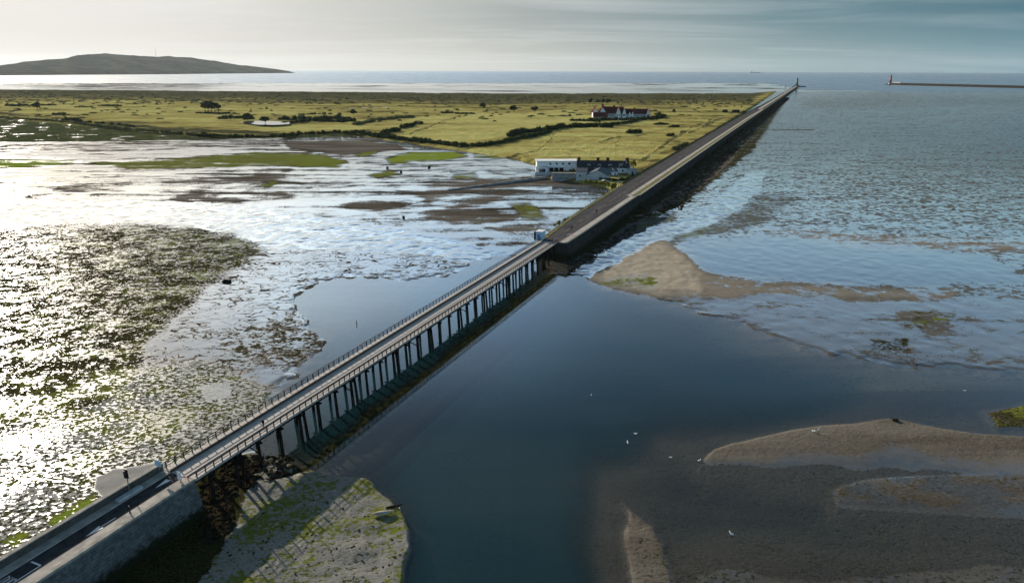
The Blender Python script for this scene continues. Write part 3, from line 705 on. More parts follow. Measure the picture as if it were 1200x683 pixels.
# ------------------------------------------------------------------ stone causeway at this end
cw = site('stone_causeway', 0, 0, 'stone causeway with sloping granite side wall leading onto the timber bridge', 'causeway')
def extrude(prof_a, prof_b):
    """solid between two cross sections given as (y, [(x, z)...])"""
    ya, pa = prof_a; yb, pb = prof_b; n = len(pa); m = MB()
    m.add([(x, ya, z) for x, z in pa] + [(x, yb, z) for x, z in pb], [(i, (i+1) % n, n+(i+1) % n, n+i) for i in range(n)] + [tuple(range(n))[::-1], tuple(range(n, 2*n))])
    return m
CS = [(-84.2, -1.5), (-83.02, 5.9), (-76.42, 5.9), (-74.6, -1.5)]
extrude((-70, CS), (S0 - .02, CS)).build('retaining_wall', M['granite'], cw)
MB().box(-83.02, -82.55, -70, S0 - .05, 5.902, 7.15).build('parapet', M['wall_dark'], cw)
MB().box(-83.1, -82.47, -70, S0 - .03, 7.152, 7.30).build('coping', M['coping'], cw)
MB().box(-76.86, -76.30, -70, S0 - .04, 5.902, 6.26).build('kerb_stone', M['coping'], cw)
tag(MB().box(-81.1, -78.35, -70, S0 - .06, 5.85, 6.0).build('road', M['asphalt']), kind='structure').matrix_world = cw.matrix_basis
pv = MB().box(-82.548, -81.102, -70, S0 - .07, 5.85, 6.12).box(-78.348, -76.862, -70, S0 - .07, 5.85, 6.12)
tag(pv.build('pavement', M['paving']), kind='structure').matrix_world = cw.matrix_basis
def in_frame(o, s, n, z=0, rz=0):
    o.matrix_world = cw.matrix_basis @ Matrix.Translation((n, s, z)) @ Matrix.Rotation(rz, 4, 'Z'); return o
M['verge'] = simple_mat('rough_verge', (.20, .18, .09), 1.0, .6, .5, .3, spec=0, col2=(.07, .075, .03))
def flat_marks(name, polys, label, cat='road marking', z=6.006, mat='paint'):
    m = MB()
    for p in polys: m.add([(x, y, z) for x, y in p], [tuple(range(len(p)))])
    o = m.build(name, M[mat], fix=False)
    for f in o.data.polygons:
        if f.normal.z < 0: f.flip()
    tag(o, label, cat); in_frame(o, 0, 0); return o
def stroke(pts, w):
    out = []
    for (x0, y0), (x1, y1) in zip(pts[:-1], pts[1:]):
        dx, dy = x1 - x0, y1 - y0; l = math.hypot(dx, dy); nx, ny = -dy / l * w / 2, dx / l * w / 2
        out.append([(x0 + nx, y0 + ny), (x1 + nx, y1 + ny), (x1 - nx, y1 - ny), (x0 - nx, y0 - ny)])
    return out
def pix_sn(x, y, z=6.0):
    q = P(x, y, z); return float(q[0] * A_[0] + q[1] * A_[1]), float(q[0] * N_[0] + q[1] * N_[1])
# arrow painted on the lane, box and lettering near the picture's lower corner
s1, n1 = pix_sn(202, 631); s1 = pix_sn(105, 628)[0]; na_ = pix_sn(118, 617)[1]; s2 = pix_sn(128, 608)[0]
flat_marks('road_arrow', stroke([(na_ + .05, s1 + 1.6), (na_ + .05, s2 + .6)], .16) + [[(na_ + .05, s1 - .3), (na_ + .5, s1 + 1.9), (na_ - .4, s1 + 1.9)]], 'white arrow painted on the dark lane of the causeway')
e0 = pix_sn(32, 655); e1 = pix_sn(43, 661)
nl, nrr = -80.75, -79.0; sb = (e0[0] + e1[0]) / 2
flat_marks('bay_outline', stroke([(nl, sb), (nrr, sb)], .22) + stroke([(nrr, sb), (nrr, sb - 16)], .14), 'white painted outline of the bus bay near the picture corner')
lt = []; y1_ = sb - 2.6; y0_ = y1_ - 3.4
def letter(ch, cx, w):
    a, b_ = cx - w / 2, cx + w / 2; h = y0_; t_ = y1_; mid = (h + t_) / 2
    if ch == 'B': return stroke([(a, h), (a, t_), (b_, t_ - .3), (b_, mid + .3), (a, mid), (b_, mid - .3), (b_, h + .3), (a, h)], .1)
    if ch == 'U': return stroke([(a, t_), (a, h + .3), (cx, h), (b_, h + .3), (b_, t_)], .1)
    return stroke([(b_, t_ - .3), (cx, t_), (a, t_ - .4), (a, mid + .2), (b_, mid - .2), (b_, h + .4), (cx, h), (a, h + .3)], .1)
for ch, cx in (('S', -79.35), ('U', -79.88), ('B', -80.42)): lt += letter(ch, cx, .36)
flat_marks('bay_lettering', lt, 'stretched white letters painted inside the bay on the dark lane')
s3, n3 = pix_sn(190, 566)
flat_marks('give_way_mark', [[(n3 + .1, s3 - 1.3), (n3 + .55, s3 + 1.0), (n3 - .35, s3 + 1.0)]], 'small white triangle painted on the lane just before the bridge')

# pale raised block on the left pavement
s4, n4 = pix_sn(151, 578, 6.3)
bl = MB().box(-.40, .40, -1.9, 1.9, .0, .26).box(-.44, .44, -1.94, 1.94, .262, .32)
o = bl.build('concrete_block', M['offwhite']); tag(o, 'pale long concrete block lying along the shaded pavement', 'block'); in_frame(o, s4, -81.75, 6.12)
# signal on a post at the left parapet
t = thing('traffic_signal', (0, 0, 0), 0, 'black traffic signal on a post by the causeway parapet', 'traffic signal'); sg, ng = pix_sn(143, 573, 6.2)
t.matrix_world = cw.matrix_basis @ Matrix.Translation((-82.2, sg, 6.12))
MB().tube((0, 0, 0), (0, 0, 3.1), .07).build('post', M['steel'], t)
MB().box(-.32, .32, -.06, .06, 2.3, 3.75).build('backing_board', M['black'], t)
hd = MB().box(-.17, .17, -.30, -.062, 2.45, 3.6).build('signal_head', M['black'], t)
for k, zc in enumerate((2.68, 3.02, 3.36)): MB().tube((0, -.302, zc), (0, -.36, zc), .11, .11, 12).build('lens', M['glass'], hd)
def plate_sign(s, n, w, h, z, mat, label, rz=0.0):
    t = thing('road_sign', (0, 0, 0), 0, label, 'sign'); t.matrix_world = cw.matrix_basis @ Matrix.Translation((n, s, 6.12)) @ Matrix.Rotation(rz, 4, 'Z')
    MB().tube((0, 0, 0), (0, 0, z + h), .05).build('post', M['steel'], t)
    MB().box(-w/2, w/2, -.09, -.052, z, z + h).build('plate', mat, t); return t
ss_, nn_ = pix_sn(197, 548, 7.6)
plate_sign(S0 - 1.2, -81.9, 1.3, 1.0, 1.5, M['paleblue'], 'pale blue rectangular sign at the left side of the bridge entrance')
plate_sign(S0 - 1.4, -77.6, .8, 1.3, .5, M['white'], 'white upright plate at the right side of the bridge entrance')
# red and white barrier at the corner
def barrier(s, n, label, ln=2.2, rz=0):
    t = thing('barrier', (0, 0, 0), 0, label, 'barrier'); t.matrix_world = cw.matrix_basis @ Matrix.Translation((n, s, 6.14)) @ Matrix.Rotation(rz, 4, 'Z')
    for x in (-ln/2 + .15, ln/2 - .15): MB().tube((x, 0, 0), (x, 0, .95), .06).build('post', M['redpaint'], t)
    bm_ = MB(); wm = MB()
    for k in range(6):
        (bm_ if k % 2 else wm).box(-ln/2 + k*ln/6, -ln/2 + (k+1)*ln/6, -.05 - .062, .05 - .062 - .002 * (k % 2), .62, .9)
    bm_.build('red_band', M['redpaint'], t); wm.build('white_band', M['white'], t)
barrier(S0 - .9, -77.4, 'short red and white barrier at the near right corner of the bridge', 1.5, .3)
barrier(S1 + 1.6, -77.3, 'short red and white barrier at the far right corner of the bridge', 1.6)
barrier(S1 + 10, -75.2, 'red and white barrier across the path beyond the bridge', 2.6, 1.1)
def bollard(s, n, label, group=None, h=1.0):
    o = MB().lathe((0, 0, 0), [(.13, 0), (.13, .08), (.09, .10), (.085, h * .8), (.12, h * .82), (.12, h * .9), (.06, h)], 10).build('bollard', M['black'], smooth=False)
    tag(o, label, 'bollard', group); return in_frame(o, s, n, 6.12)
bollard(pix_sn(155, 601, 6.2)[0], -78.0, 'dark bollard on the sunlit right footpath of the causeway', None, 1.1)

# ------------------------------------------------------------------ the long sea wall carrying the road
sw = site('sea_wall', 0, 0, 'very long stone sea wall carrying a straight road out to sea', 'sea wall')
secs = [(218.05, -83.4, -72.9), (232, -84.6, -72.6), (262, -86.6, -72.5), (318, -88.15, -72.4), (320, -88.2, -72.4), (322, -88.4, -71.6), (600, -89.5, -71.9), (950, -89.5, -71.8), (1250, -85.5, -71.8), (1700, -84.5, -71.8), (2300, -83.5, -72), (3050, -83, -72)]
m = MB(); prev = None
for i, (s, l, r) in enumerate(secs):
    zt = 5.9 if s < 1000 else 5.9 - (s - 1000) / 2050 * 1.4
    ring = [(l - 1.6, s, -1.5), (l, s, zt), (r, s, zt), (r + 2.4, s, -1.5)]
    b0 = len(m.v); m.v += ring
    if prev is not None:
        for k in range(4): m.f.append((prev + k, prev + (k+1) % 4, b0 + (k+1) % 4, b0 + k))
    else: m.f.append((b0+3, b0+2, b0+1, b0))
    prev = b0
m.f.append((prev, prev+1, prev+2, prev+3))
m.build('wall_body', M['rubble'], sw)
def strip(name, mat, fl, fr, z0, z1, s0, s1, parent=None, step=None):
    m = MB(); sv = [q[0] for q in secs]
    ss = [s0] + [q for q in sv if s0 < q < s1] + [s1]; prev = None
    for s in ss:
        l = np.interp(s, sv, [q[1] for q in secs]); r = np.interp(s, sv, [q[2] for q in secs]); zt = 0 if s < 1000 else -(s - 1000) / 2050 * 1.4
        x0, x1 = fl(l, r), fr(l, r); b0 = len(m.v); m.v += [(x0, s, z0 + zt), (x0, s, z1 + zt), (x1, s, z1 + zt), (x1, s, z0 + zt)]
        if prev is not None:
            for k in range(4): m.f.append((prev + k, prev + (k+1) % 4, b0 + (k+1) % 4, b0 + k))
        else: m.f.append((b0, b0+1, b0+2, b0+3))
        prev = b0
    m.f.append((prev+3, prev+2, prev+1, prev))
    o = m.build(name, mat, parent)
    if parent is None: tag(o, kind='structure'); o.matrix_world = cw.matrix_basis
    return o
strip('road', M['asphalt_pale'], lambda l, r: l + 1.9, lambda l, r: r - 2.9 - 2.6 * (l < -88.17), 5.85, 6.0, 218.1, 1150)
strip('pavement', M['paving'], lambda l, r: r - 2.89 - 2.6 * (l < -88.17), lambda l, r: r - .75 - 2.6 * (l < -88.17), 5.85, 6.10, 218.1, 1150)
strip('verge', M['verge'], lambda l, r: r - .76 - 2.55 * (l < -88.17), lambda l, r: r - .74, 5.85, 6.13, 321, 1150)
strip('verge', M['verge'], lambda l, r: l + .5, lambda l, r: l + 1.89, 5.85, 6.10, 222, 1150)
strip('path', M['paving'], lambda l, r: (l + r) / 2 - 2.4, lambda l, r: (l + r) / 2 + 2.2, 5.85, 6.0, 1152, 2980)
strip('kerb_stone', M['coping'], lambda l, r: r - .74, lambda l, r: r + .03, 5.903, 6.38, 218.2, 320.9, sw)
strip('kerb_stone', M['coping'], lambda l, r: r - .9, lambda l, r: r + .02, 5.903, 6.22, 322.2, 3040, sw)
strip('parapet', M['rubble'], lambda l, r: l - .02, lambda l, r: l + .45, 5.903, 6.55, 352, 1240, sw)
# lane lines
ln = []
for s in np.arange(236, 700, 9.0):
    l = np.interp(s, [q[0] for q in secs], [q[1] for q in secs]); r = np.interp(s, [q[0] for q in secs], [q[2] for q in secs]); c = (l + 1.9 + r - 2.9) / 2
    ln += [[(c - .07, s), (c + .07, s), (c + .07, s + 4), (c - .07, s + 4)]]
flat_marks('lane_line', ln, 'broken white centre line painted along the road on the sea wall', mat='coping')
# row of dark bollards on the water side of the road
for k in range(26):
    s = 240 + k * 4.3; l = np.interp(s, [q[0] for q in secs], [q[1] for q in secs])
    bollard(s, l + .55, 'dark bollard in the long row beside the road past the bridge', 'bollards along the road edge', 1.25)
# hut and board at the far bridge end
hs, hn = pix_sn(640, 277, 6.0)
t = thing('control_hut', (0, 0, 0), 0, 'small hut with dark side and pale front at the far bridge end', 'hut'); t.matrix_world = cw.matrix_basis @ Matrix.Translation((-83.5, S1 + 2.2, 5.9))
MB().box(-1.1, 1.1, -1.6, 1.6, 0, 3.0).build('wall', M['paleblue'], t)
MB().box(-1.3, 1.3, -1.8, 1.8, 3.002, 3.2).build('roof', M['white'], t)
MB().box(-1.9, -1.102, -1.5, -.4, .0, 2.9).build('cabinet', M['black'], t)
MB().box(-.5, .35, -1.64, -1.602, .1, 2.1).build('door', M['blue'], t)

# ------------------------------------------------------------------ rocks
def rock_mesh(name, spots, mat, seed=1, squash=.6):
    """many separate boulders written straight into one mesh (uncountable armour stone)"""
    ico = bmesh.new(); bmesh.ops.create_icosphere(ico, subdivisions=1, radius=1); bv = np.array([v.co for v in ico.verts]); bf = np.array([[v.index for v in f.verts] for f in ico.faces]); ico.free()
    r = np.random.default_rng(seed); V = []; F = []
    for k, (x, y, z, s) in enumerate(spots):
        j = bv * (1 + r.uniform(-.42, .42, (len(bv), 1))) * np.array([r.uniform(.8, 1.3), r.uniform(.8, 1.3), squash * r.uniform(.7, 1.2)]) * s
        a = r.uniform(0, 6.28); c_, s_ = math.cos(a), math.sin(a)
        V.append(np.stack([j[:,0]*c_ - j[:,1]*s_ + x, j[:,0]*s_ + j[:,1]*c_ + y, j[:,2] + z], -1)); F.append(bf + k * len(bv))
    return np_mesh(name, np.concatenate(V), np.concatenate(F), mat, smooth=False)
def gz(x, y):
    r_ = math.hypot(x, y); a_ = math.atan2(x, y)
    i = int(np.clip(np.searchsorted(rs, r_), 0, nr - 1)); j = int(np.clip(np.searchsorted(azs, a_), 0, na - 1)); return float(GZ[i * na + j])
M['rock'] = simple_mat('weedy_rock', (.040, .034, .024), .85, .5, 1.2, .3)
M['rock_brown'] = simple_mat('bladderwrack_rock', (.034, .027, .017), .85, .6, 1.6, .4)
M['rock_grey'] = simple_mat('grey_rock', (.15, .14, .12), .85, .5, .8, .3)
sp = []; spb = []
for k in range(3600):
    s = 318 + (random.random() ** 1.5) * 1500; n = random.uniform(-71.5, -71.0 + 3.5 + min(9, (s - 318) * .09)); x, y = SN(s, n)
    sz = random.uniform(.4, 1.1) * (1 + (s - 318) / 1800); z = max(.1, 3.2 - (n + 71.5) * .75) * random.uniform(.5, 1)
    sp.append((x, y, z, sz))
tag(rock_mesh('rock_armour', sp, M['rock'], 2), 'dark weedy boulders heaped along the seaward foot of the sea wall', 'rocks', kind='stuff')
for k in range(900):
    s = random.uniform(325, 620); n = random.uniform(-63, -52 - (s - 325) * .008); x, y = SN(s, n); spb.append((x, y, .25, random.uniform(.3, .9)))
tag(rock_mesh('wrack_rocks', spb, M['rock_brown'], 3), 'red brown wrack covered stones on the shore below the sea wall', 'rocks', kind='stuff')
spb = []
for k in range(2600):
    px, py = random.uniform(236, 345), random.uniform(536, 640)
    if not (528 < py < 566 + (px < 300) * 8 or (px < 275 and py < 640)): continue
    q = P(px, py); n = q[0]*N_[0] + q[1]*N_[1]
    if n < -85 or n > -72 + (3 if px < 300 else 0): continue
    spb.append((q[0], q[1], max(.3, gz(q[0], q[1])) + random.uniform(-.12, .22), .10 + .42 * random.random() ** 2.5))
tag(rock_mesh('mound_rocks', spb, M['rock_brown'], 4), 'brown weed covered stones heaped under the near end of the bridge', 'rocks', kind='stuff')
spb = []
for k in range(120):
    px, py = random.uniform(240, 475), random.uniform(585, 683); q = P(px, py); g = gz(q[0], q[1])
    if g > .2: spb.append((q[0], q[1], g, random.uniform(.05, .2)))
for k in range(260):
    px = random.uniform(664, 745); py = 318 - (px - 664) * .62 + random.uniform(-5, 5); q = P(px, py); spb.append((q[0], q[1], max(.05, gz(q[0], q[1])), random.uniform(.2, .7)))
for k in range(260):
    px = random.uniform(645, 712); py = 226 + random.uniform(-1, 1) * 6 + (px - 660) * .05 + random.uniform(0, 10); q = P(px, py); spb.append((q[0], q[1], -.05, random.uniform(.2, .55)))
tag(rock_mesh('shore_stones', spb, M['rock'], 5), 'scattered dark stones on the shoal and along the tideline', 'rocks', kind='stuff')
# stranded hull-shaped log pool at the tip of the shoal
def drift(name, px, py, ln, r, rz, label, cat, mat):
    q = P(px, py); m = MB(); n = 7; pts = [Vector((ln * (k / n - .5), .25 * math.sin(k * 1.1) * ln * .1, .1 + r * .5)) for k in range(n + 1)]
    ring = []
    for k, p in enumerate(pts):
        rk = r * (1 - .75 * abs(k / n - .5) * 1.7); ring.append([p + Vector((0, rk * math.cos(a), rk * .7 * math.sin(a))) for a in np.linspace(0, 2 * math.pi, 8, endpoint=False)])
    vs = [v for rr_ in ring for v in rr_]; fs = [(i*8+k, i*8+(k+1) % 8, (i+1)*8+(k+1) % 8, (i+1)*8+k) for i in range(n) for k in range(8)] + [tuple(range(8)), tuple(range(n*8, n*8+8))]
    o = m.add(vs, fs).build(name, mat, smooth=True); o.location = (q[0], q[1], max(gz(q[0], q[1]), 0)); o.rotation_euler = (0, 0, rz); return tag(o, label, cat)
drift('driftwood', 449, 606, 3.0, .42, .25, 'pale thick driftwood log lying at the tip of the shoal', 'log', M['coping'])
drift('driftwood', 462, 597, 2.6, .25, .35, 'thin brown driftwood log above the pale thick one', 'log', M['rock_brown'])
drift('stranded_float', 469, 602, 2.4, .16, -1.3, 'curved pale strip beside the driftwood at the tip of the shoal', 'debris', M['coping'])
for (px, py, c, lb) in ((266, 331, 'rock_box', 'dark square box stuck in the ripple flat left of the channel'),):
    q = P(px + 0, py); m = MB().box(-1.2, 1.2, -.6, .6, -.2, .6).box(-1.05, 1.05, -.45, .45, .602, .72); o = m.build('stranded_crate', M['timber_dark']); o.location = (q[0], q[1], gz(q[0], q[1])); o.rotation_euler = (0, 0, -.2); tag(o, lb, 'crate')
for px, py, lb in ((454, 197, 'dark old mooring post block right of the bright green weed'), (470, 202, 'squat dark mooring block standing furthest from the green weed'), (503, 196, 'dark mooring block below the right end of the green weed'), (473, 255, 'small dark block alone on the wet flat above the channel')):
    q = P(px, py + .8); k = .62 if py < 250 else .45
    m = MB().add([(-1.3*k,-1*k,-.3),(1.3*k,-1*k,-.3),(1.3*k,1*k,-.3),(-1.3*k,1*k,-.3),(-1*k,-.8*k,2.1*k),(1.1*k,-.7*k,1.9*k),(1*k,.8*k,2.0*k),(-1*k,.7*k,2.2*k)], [(3,2,1,0),(4,5,6,7),(0,1,5,4),(1,2,6,5),(2,3,7,6),(3,0,4,7)])
    o = m.build('mooring_block', M['timber_dark']); o.location = (q[0], q[1], .1); o.rotation_euler = (0, 0, random.uniform(0, 1)); tag(o, lb, 'block')
q = P(418, 380); o = MB().tube((0, 0, -.8), (.05, 0, 1.1), .1, .08).build('marker_post', M['timber_dark']); o.location = (q[0], q[1], 0); tag(o, 'short dark post standing alone in the smooth channel water', 'post')
# ------------------------------------------------------------------ slipway wall and cottages
a0 = P(525, 223.5); a1 = P(641, 209.5)
d = np.array(a1) - np.array(a0); ang = math.atan2(d[1], d[0]); ln = float(np.hypot(d[0], d[1]))
o = MB().add([(0,-.7,-.5),(ln,-.9,-.5),(ln,.9,-.5),(0,.7,-.5),(0,-.5,.75),(ln,-.6,1.7),(ln,.6,1.7),(0,.5,.75)], [(3,2,1,0),(4,5,6,7),(0,1,5,4),(1,2,6,5),(2,3,7,6),(3,0,4,7)]).build('slipway_wall', M['concrete'])
o.location = (a0[0], a0[1], 0); o.rotation_euler = (0, 0, ang); tag(o, 'low dark wall of a slipway running from the cottages into the mud', 'wall')
q = P(618, 200.5); 
def window_on(parent, x, y, z, w, h, t=.06, frame='white'):
    """window on a wall whose outside faces -y"""
    f = MB().box(x - w/2 - .1, x + w/2 + .1, y - t - .05, y - .002, z - .1, z).box(x - w/2 - .1, x + w/2 + .1, y - t, y - .002, z + h, z + h + .1).box(x - w/2 - .1, x - w/2, y - t, y - .002, z, z + h).box(x + w/2, x + w/2 + .1, y - t, y - .002, z, z + h).build('window', M[frame], parent)
    MB().box(x - w/2, x + w/2, y - t + .02, y - .003, z, z + h).build('pane', M['glass'], f); return f
def local(name, px, py, z, rz, label, cat, group=None):
    q = P(px, py, z); return thing(name, (q[0], q[1], z - .05), rz, label, cat, group)
ppm = lambda px, py: np.hypot(*P(px, py, 2)[:2]) / FPX     # metres per photo pixel there
k = ppm(650, 202)
# white two-storey flat-roofed clubhouse
b = local('boat_club', 629, 201.5, 1.6, .04, 'white flat roofed two storey building at the left of the cottages', 'building')
Wd = 47 * k
MB().box(0, Wd, 0, 9, -1, 6.6).build('wall', M['white'], b)
MB().box(-.5, Wd + .5, -.7, 9.5, 6.602, 6.95).build('roof', M['white'], b)
MB().box(-.8, 6.5, -3.2, -.003, -1, 3.3).build('side_bay', M['white'], b)
MB().box(-1, 6.7, -3.4, -.004, 3.302, 3.5).build('bay_roof', M['offwhite'], b)
for x in (8.5, 12.5, 16.5, 20.5): window_on(b, x, 0, 4.5, 1.4, 1.2)
MB().box(7.0, 17.5, -2.6, -.003, 3.0, 3.25).build('canopy', M['white'], b)
for x in (9.2, 12.4, 15.6): MB().box(x - 1.3, x + 1.3, -.09, -.003, -.2, 2.6).build('door', M['glass'], b)
MB().box(1.2, 5.2, -3.3, -3.203, .0, 2.4).build('garage_door', M['glass'], b)
MB().box(-1.5, 18, -5.2, -4.8, -2, .7).build('terrace_wall', M['offwhite'], b)
# slate terrace with chimneys
k = ppm(700, 203)
b = local('cottage_terrace', 676.5, 203.5, 2.0, -.06, 'long terrace of cottages under one dark slate roof with chimneys', 'house')
Wt = 59 * k
MB().box(0, Wt, 0, 8, -1, 3.9).gable_end(0, Wt, 0, 8, 3.9, 7.5, 'x').build('wall', M['white'], b)
rf = MB().gable(0, Wt, 0, 8, 3.93, 7.55, 'x', .35, .2).build('roof', M['slate'], b)
for x in (1.0, 12.6, 18.6, Wt - 1.0): MB().box(x - .9, x + .9, 3.4, 4.6, 6.6, 9.3).box(x - 1.0, x + 1.0, 3.3, 4.7, 9.302, 9.5).build('chimney', M['chimney'], rf)
for x in np.arange(2.5, Wt - 1, 3.6): window_on(b, x, 0, 1.4, 1.0, 1.4)
for x in np.arange(7.0, Wt - 3, 6.5):
    dm = MB().box(x - .9, x + .9, .6, 3.0, 4.3, 5.7).build('dormer', M['offwhite'], rf); MB().box(x - .6, x + .6, .56, .598, 4.6, 5.4).build('pane', M['glass'], dm)
# outbuildings in front
b = local('gabled_shed', 687, 212.2, 1.4, -.25, 'grey gabled shed with a long pale roof in front of the slate terrace', 'shed')
MB().box(0, 12.6, 0, 9, -1.2, 3.4).gable_end(0, 12.6, 0, 9, 3.4, 6.4, 'y').build('wall', M['offwhite'], b)
MB().gable(0, 12.6, 0, 13, 3.43, 6.45, 'y', .3, .18).build('roof', M['slate_pale'], b)
b = local('lean_to_shed', 675, 211.5, 1.4, -.15, 'narrow grey shed between the harbour wall and the gabled shed', 'shed')
MB().box(0, 6.2, 0, 6, -1.2, 5.2).build('wall', M['offwhite'], b)
MB().add([(-.2,-.2,5.202),(6.4,-.2,5.202),(6.4,6.2,6.3),(-.2,6.2,6.3),(-.2,-.2,5.4),(6.4,-.2,5.4),(6.4,6.2,6.5),(-.2,6.2,6.5)], [(3,2,1,0),(4,5,6,7),(0,1,5,4),(1,2,6,5),(2,3,7,6),(3,0,4,7)]).build('roof', M['slate'], b)
window_on(b, 2.2, 0, 2.2, 1.0, 1.2)
b = local('low_annex', 707, 207.5, 1.8, .35, 'low white annex with pale pitched roof right of the gabled shed', 'annex')
MB().box(0, 9.5, 0, 4.5, -1, 2.9).gable_end(0, 9.5, 0, 4.5, 2.9, 4.6).build('wall', M['white'], b)
MB().gable(0, 9.5, 0, 4.5, 2.93, 4.65, 'x', .25, .15).build('roof', M['slate_pale'], b)
for x in (2, 5, 8): window_on(b, x, 0, .9, .9, 1.1)
b = local('end_house', 728, 203.5, 2.0, .1, 'white gabled end house at the road end of the terrace', 'house')
MB().box(0, 6.2, 0, 7, -1, 4.3).gable_end(0, 6.2, 0, 7, 4.3, 7.3, 'y').build('wall', M['white'], b)
MB().gable(0, 6.2, 0, 7, 4.33, 7.35, 'y', .3, .18).build('roof', M['slate'], b)
window_on(b, 3.1, 0, 1.2, 1.8, 1.3); window_on(b, 3.1, 0, 4.2, 1.1, 1.2)
b = local('flat_outhouse', 738, 205.3, 2.2, .25, 'small grey flat roofed outhouse nearest the road', 'shed')
MB().box(0, 5.2, 0, 4.5, -1, 3.1).build('wall', M['offwhite'], b); MB().box(-.2, 5.4, -.2, 4.7, 3.102, 3.3).build('roof', M['concrete'], b)
MB().box(1.2, 2.2, -.06, -.003, 0, 2.1).build('door', M['timber_dark'], b)
b = local('slate_shed', 681, 208.5, 1.7, .12, 'small shed with a steep dark slate roof behind the narrow grey shed', 'shed')
MB().box(0, 8, 0, 5, -1, 2.6).gable_end(0, 8, 0, 5, 2.6, 5.2).build('wall', M['offwhite'], b); MB().gable(0, 8, 0, 5, 2.63, 5.25, 'x', .3, .16).build('roof', M['slate'], b)
b = local('yard_store', 697, 206.5, 1.8, -.1, 'dark roofed yard store between the gabled shed and the terrace', 'shed')
MB().box(0, 6.5, 0, 4, -1, 2.4).gable_end(0, 6.5, 0, 4, 2.4, 4.2).build('wall', M['white'], b); MB().gable(0, 6.5, 0, 4, 2.43, 4.25, 'x', .25, .15).build('roof', M['slate'], b); window_on(b, 2, 0, .9, .9, 1.0)
b = local('roadside_store', 714, 206.8, 1.9, .3, 'low grey store with a dark roof beside the white annex', 'shed')
MB().box(0, 5, 0, 4, -1, 2.5).gable_end(0, 5, 0, 4, 2.5, 4.4, 'y').build('wall', M['offwhite'], b); MB().gable(0, 5, 0, 4, 2.53, 4.45, 'y', .25, .15).build('roof', M['slate'], b); MB().box(1.6, 3.2, -.06, -.003, -.2, 2).build('door', M['timber_dark'], b)
# harbour wall
b = local('harbour_wall', 647, 211.8, 0.6, -.03, 'pale grey harbour wall standing in the mud below the cottages', 'wall')
MB().box(0, 15.5, 0, 2.2, -1.5, 4.4).build('wall_body', M['concrete'], b); MB().box(-.15, 15.6, -.12, 2.3, 4.402, 4.65).build('coping', M['coping'], b)
b = local('garden_wall', 690, 214.5, .8, -.02, 'low dark garden wall between the shed and the roadside pole', 'wall')
MB().box(0, 17, 0, .6, -1.2, 1.9).build('wall_body', M['concrete'], b); MB().box(-.05, 17.05, -.06, .66, 1.902, 2.02).build('coping', M['coping'], b)
# pole by the road
b = local('lamp_post', 724.5, 218.5, 2.0, 0, 'tall thin lamp post at the roadside before the cottages', 'lamp post')
MB().tube((0, 0, -.5), (0, 0, 12.2), .16, .09).build('pole', M['steel'], b); MB().bar((0, 0, 12.1), (1.6, -.4, 12.5), .1).build('arm', M['steel'], b); MB().box(1.3, 2.1, -.65, -.25, 12.42, 12.6).build('lamp_head', M['steel'], b)

def car(px, py, z, rz, col, label, group=None):
    t = local('parked_car', px, py, z, rz, label, 'car', group)
    prof = [(-2.1,.35),(-2.1,.85),(-1.9,.98),(-1.45,1.02),(-1.0,1.44),(.35,1.46),(1.05,1.0),(1.95,.85),(2.1,.6),(2.1,.35)]
    n = len(prof); vs = [(x, -.85 + .12 * (z_ > 1.1), z_) for x, z_ in prof] + [(x, .85 - .12 * (z_ > 1.1), z_) for x, z_ in prof]
    MB().add(vs, [tuple(range(n)), tuple(range(n, 2*n))[::-1]] + [(i, (i+1) % n, n+(i+1) % n, n+i) for i in range(n)]).build('body', col, t)
    MB().add([(-1.2,-.87,1.04),(.85,-.87,1.04),(.3,-.76,1.4),(-.95,-.76,1.4)], [(0,1,2,3)]).add([(-1.2,.87,1.04),(.85,.87,1.04),(.3,.76,1.4),(-.95,.76,1.4)], [(3,2,1,0)]).build('window', M['glass'], t)
    for x in (-1.3, 1.3):
        for y in (-.78, .78):
            MB().tube((x, y - .1, .33), (x, y + .1, .33), .33, .33, 14).build('wheel', M['black'], t)
    return t
M['silver'] = simple_mat('silver_car_paint', (.55, .57, .60), .3, .1, 1, spec=.6)
car(709, 213.5, 2.2, .05, M['silver'], 'pale silver car parked in front of the cottage sheds')

# ------------------------------------------------------------------ red roofed golf clubhouse
gq = ground(693, 138.2); kx = np.hypot(gq[0], gq[1]) / FPX
b = thing('golf_clubhouse', (gq[0], gq[1], gq[2] - .3), -.05, 'large white clubhouse with many gables and red tiled roofs on the links', 'building')
def wing(x0, x1, y0, y1, ze, zr, axis):
    MB().box(x0, x1, y0, y1, -1, ze).gable_end(x0, x1, y0, y1, ze, zr, axis).build('wall', M['white'], b)
    return MB().gable(x0, x1, y0, y1, ze + .03, zr + .05, axis, .5, .3).build('roof', M['redroof'], b)
X = lambda p: (p / 12.0 + 680 - 693) * kx
wing(X(330), X(590), 6, 20, 6.0, 14.0, 'x')            # hall
wing(X(175), X(245), 2, 22, 7.5, 13.0, 'y'); wing(X(262), X(352), 0, 20, 7.5, 13.5, 'y')
wing(X(185), X(365), -7, -.2, 3.0, 7.4, 'x')           # low front hip
r1 = wing(X(487), X(548), -1, 9, 7.0, 14.0, 'y'); r2 = wing(X(572), X(618), -1, 9, 7.0, 13.5, 'y')
wing(X(600), X(930), 5, 17, 5.5, 11.5, 'x'); wing(X(655), X(688), 1, 8, 5.0, 9.0, 'y'); wing(X(692), X(728), 1, 8, 5.0, 9.0, 'y')
wing(X(895), X(945), 1, 18, 6.0, 12.2, 'y')
MB().box(X(300), X(325), 12, 14, 10, 18).build('chimney', M['chimney'], b); MB().box(X(455), X(480), 12, 14, 12, 16).build('chimney', M['chimney'], b)
